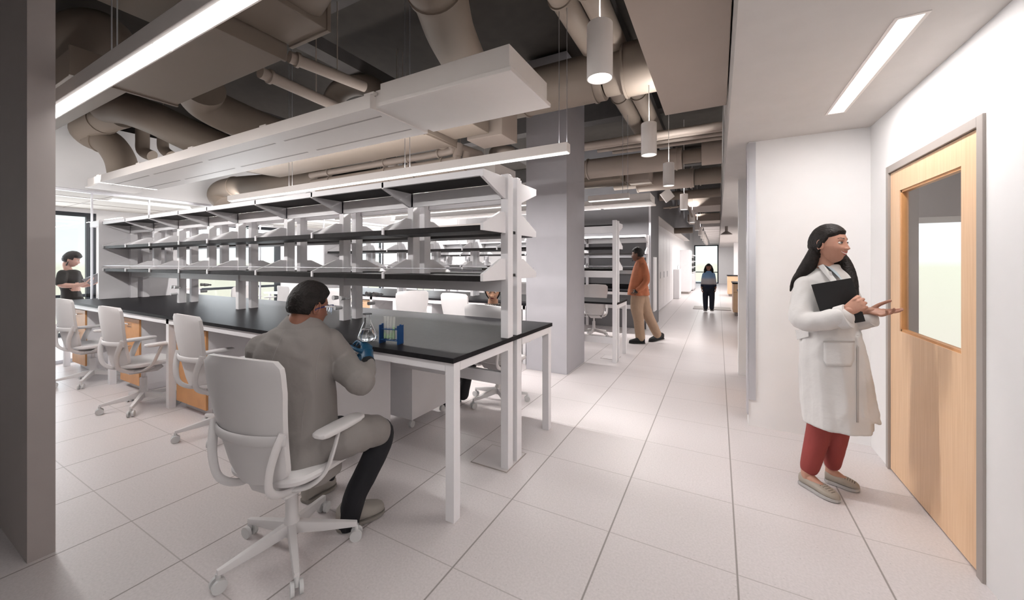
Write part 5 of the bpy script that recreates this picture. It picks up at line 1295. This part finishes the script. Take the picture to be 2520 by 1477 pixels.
# ---------------------------------------------------------------- walking woman in the corridor
def woman_walk():
    g = Fig(1744, 11.6); skin = (.34, .17, .12)
    b = g.pt(1744, 766, 0); root = person((b.x, b.y, 0), 'dark-haired woman in a blue ombre sweater walking towards the camera in the corridor')
    M = frame(g.pt(1744, 659, 0), -g.S, (0, 0, 1), .98)
    mb, cols = head(M, skin, (.22, .06, .05), (.02, .015, .01), smile=.5, nu=80, nv=60)
    body = MB()
    limb(body, [M @ Vector((0, -.02, -.05)), g.pt(1744, 676, 0)], [.05, .06])
    limb(body, [g.pt(1744, 682, 0), g.pt(1744, 704, 0)], [.09, .09])
    for s in (-1, 1): limb(body, [g.pt(1744+s*8, 712, 0), g.pt(1744+s*8, 740, 0), g.pt(1744+s*7.5, 760, -.06*s)], [.045, .032, .026]); limb(body, [g.pt(1744+s*11, 680, 0), g.pt(1744+s*16.5, 700, 0), g.pt(1744+s*17, 709, -.03)], [.03, .03, .028])
    k = len(mb.v); joinm(mb, remesh(body, .012, 2)); cols += [skin]*(len(mb.v)-k)
    for s in (-1, 1): joinm(mb, hand_mb(frame(g.pt(1744+s*17, 709, -.03), -UP, g.T*s), side=-1 if s > 0 else 1, voxel=.006)); cols += [skin]*(len(mb.v)-len(cols))
    skin_obj(mb, cols, root)
    fall = MB()
    limb(fall, [M @ Vector((.055, -.05, .04)), g.pt(1736, 664, .0), g.pt(1735, 670, -.02)], [.045, .045, .035]); limb(fall, [M @ Vector((-.055, -.05, .04)), g.pt(1752, 664, .0), g.pt(1753, 670, -.02)], [.045, .045, .035])
    limb(fall, [M @ Vector((0, -.08, .03)), g.pt(1744, 672, .1)], [.09, .08])
    hair_shell(M, M_hair, root, lambda X, Y, Z: (Z-.055) if Y > .02 and abs(X) < .066 else .02, vol=.016, add=remesh(fall, .01, 2), nu=64, nv=48)
    d = MB()
    g.stack(d, [(1744, 667, 0, 5, .06), (1744, 671, 0, 10, .09), (1744, 678, 0, 12, .12), (1744, 690, 0, 12, .12), (1744, 702, 0, 12.5, .13), (1744, 710, 0, 13, .13)])
    for s in (-1, 1): limb(d, [g.pt(1744+s*11, 675, 0), g.pt(1744+s*14, 690, 0), g.pt(1744+s*16, 703, -.02)], [.05, .052, .042])
    ms = mat('ombre_sweater', (.2, .3, .5), .9); t_ = ms.node_tree; bs = t_.nodes['Principled BSDF']
    gm = t_.nodes.new('ShaderNodeNewGeometry'); sz = t_.nodes.new('ShaderNodeSeparateXYZ'); mr_ = t_.nodes.new('ShaderNodeMapRange'); cr = t_.nodes.new('ShaderNodeValToRGB')
    mr_.inputs[1].default_value = .72; mr_.inputs[2].default_value = 1.26
    for q_, c_ in ((.0, (.010, .014, .035)), (.18, (.012, .018, .045)), (.26, (.50, .47, .49)), (.46, (.52, .52, .56)), (.62, (.24, .38, .60))):
        e_ = cr.color_ramp.elements.new(q_); e_.color = (*c_, 1)
    cr.color_ramp.elements[-1].color = (.18, .34, .58, 1); cr.color_ramp.elements[0].color = (.010, .014, .035, 1)
    t_.links.new(gm.outputs['Position'], sz.inputs[0]); t_.links.new(sz.outputs[2], mr_.inputs[0]); t_.links.new(mr_.outputs[0], cr.inputs[0]); t_.links.new(cr.outputs[0], bs.inputs['Base Color'])
    cloth('sweater', d, ms, root, .012, 3, .006, 10)
    t = MB()
    limb(t, [g.pt(1744, 704, 0), g.pt(1744, 712, 0)], [.13, .13])
    for s in (-1, 1): limb(t, [g.pt(1744+s*6, 708, 0), g.pt(1744+s*8, 730, -.02*s), g.pt(1744+s*7.5, 758, -.06*s)], [.10, .078, .062])
    cloth('jeans', t, mat('navy_jeans', (.012, .015, .028), .85), root, .011, 3)
    for s in (-1, 1): A = onz(1744+s*8, 763, 0); shoe((A.x, A.y, 0), (A.x-g.S.x*.22, A.y-g.S.y*.22, 0), M_frame, root, .10, .08, 'shoe')
woman_walk()
# ---------------------------------------------------------------- woman seated beyond the near bench
def woman_seated():
    g = Fig(1213, 4.2); skin = (.34, .19, .12)
    b = g.pt(1213, 985, .0); root = person((b.x, b.y, 0), 'woman in a patterned blouse and black trousers seated beyond the near bench, looking down')
    M = frame(g.pt(1213, 716, 0), -g.S*.96-g.T*.1-UP*.28, (0, 0, 1), 1.0)
    mb, cols = head(M, skin, (.25, .06, .05), (.02, .015, .01), nu=96, nv=72); eyes(M, root)
    body = MB()
    limb(body, [M @ Vector((0, -.02, -.05)), g.pt(1213, 762, .04)], [.05, .065])
    limb(body, [g.pt(1213, 785, .08), g.pt(1213, 830, .12), g.pt(1213, 880, .15)], [(.14, .09), (.12, .09), (.15, .11)], ref=g.T)
    for s in (-1, 1): limb(body, [g.pt(1213+s*36, 780, .07), g.pt(1213+s*44, 835, .05), g.pt(1213+s*22, 852, -.10)], [.05, .045, .03])
    k = len(mb.v); joinm(mb, remesh(body, .008, 3)); cols += [skin]*(len(mb.v)-k)
    skin_obj(mb, cols, root)
    fall = MB(); limb(fall, [M @ Vector((0, -.07, .04)), M @ Vector((0, -.10, -.06))], [.09, .07])
    hair_shell(M, M_hair, root, lambda X, Y, Z: (Z-.05) if Y > .02 else .02, vol=.014, add=remesh(fall, .008, 2), nu=64, nv=48)
    d = MB()
    g.stack(d, [(1213, 747, .03, 17, .06), (1213, 752, .04, 28, .08), (1213, 762, .06, 35, .10), (1213, 790, .08, 37, .12), (1213, 840, .12, 34, .12), (1213, 890, .15, 40, .15)])
    for s in (-1, 1): limb(d, [g.pt(1213+s*31, 768, .06), g.pt(1213+s*42, 815, .05)], [.065, .06])
    mp_ = mat('patterned_blouse', (.06, .05, .045), .85, var=0); t_ = mp_.node_tree; bs = t_.nodes['Principled BSDF']; vo = t_.nodes.new('ShaderNodeTexVoronoi'); vo.inputs['Scale'].default_value = 70; cr = t_.nodes.new('ShaderNodeValToRGB')
    cr.color_ramp.elements[0].color = (.16, .13, .11, 1); cr.color_ramp.elements[0].position = .25; cr.color_ramp.elements[1].color = (.012, .012, .012, 1); cr.color_ramp.elements[1].position = .5
    tx = t_.nodes.new('ShaderNodeTexCoord'); t_.links.new(tx.outputs['Object'], vo.inputs['Vector']); t_.links.new(vo.outputs['Distance'], cr.inputs[0]); t_.links.new(cr.outputs[0], bs.inputs['Base Color'])
    cloth('blouse', d, mp_, root, .007, 3, .003, 12)
    t = MB()
    limb(t, [g.pt(1216, 892, .14), g.pt(1190, 868, -.02), g.pt(1172, 865, -.10), g.pt(1152, 915, -.12), g.pt(1140, 972, -.12)], [.10, .085, .078, .060, .055])
    limb(t, [g.pt(1224, 892, .14), g.pt(1200, 862, .0), g.pt(1182, 860, -.05), g.pt(1140, 905, -.18), g.pt(1112, 950, -.24)], [.10, .08, .072, .058, .052])
    cloth('trousers', t, M_blk, root, .007, 3, .004, 12)
    A = g.pt(1132, 988, -.10); shoe((A.x, A.y, 0), (A.x-.05, A.y-.21, 0), M_blk, root, .09, .08, 'shoe')
    A = g.pt(1118, 962, -.24); B = g.pt(1070, 976, -.34)
    q = MB(); limb(q, [A, (A+B)/2, B], [(.04, .045), (.035, .042), (.018, .02)]); rel(remesh(q, .005, 2).build('shoe', M_blk, smooth=True), root)
woman_seated()
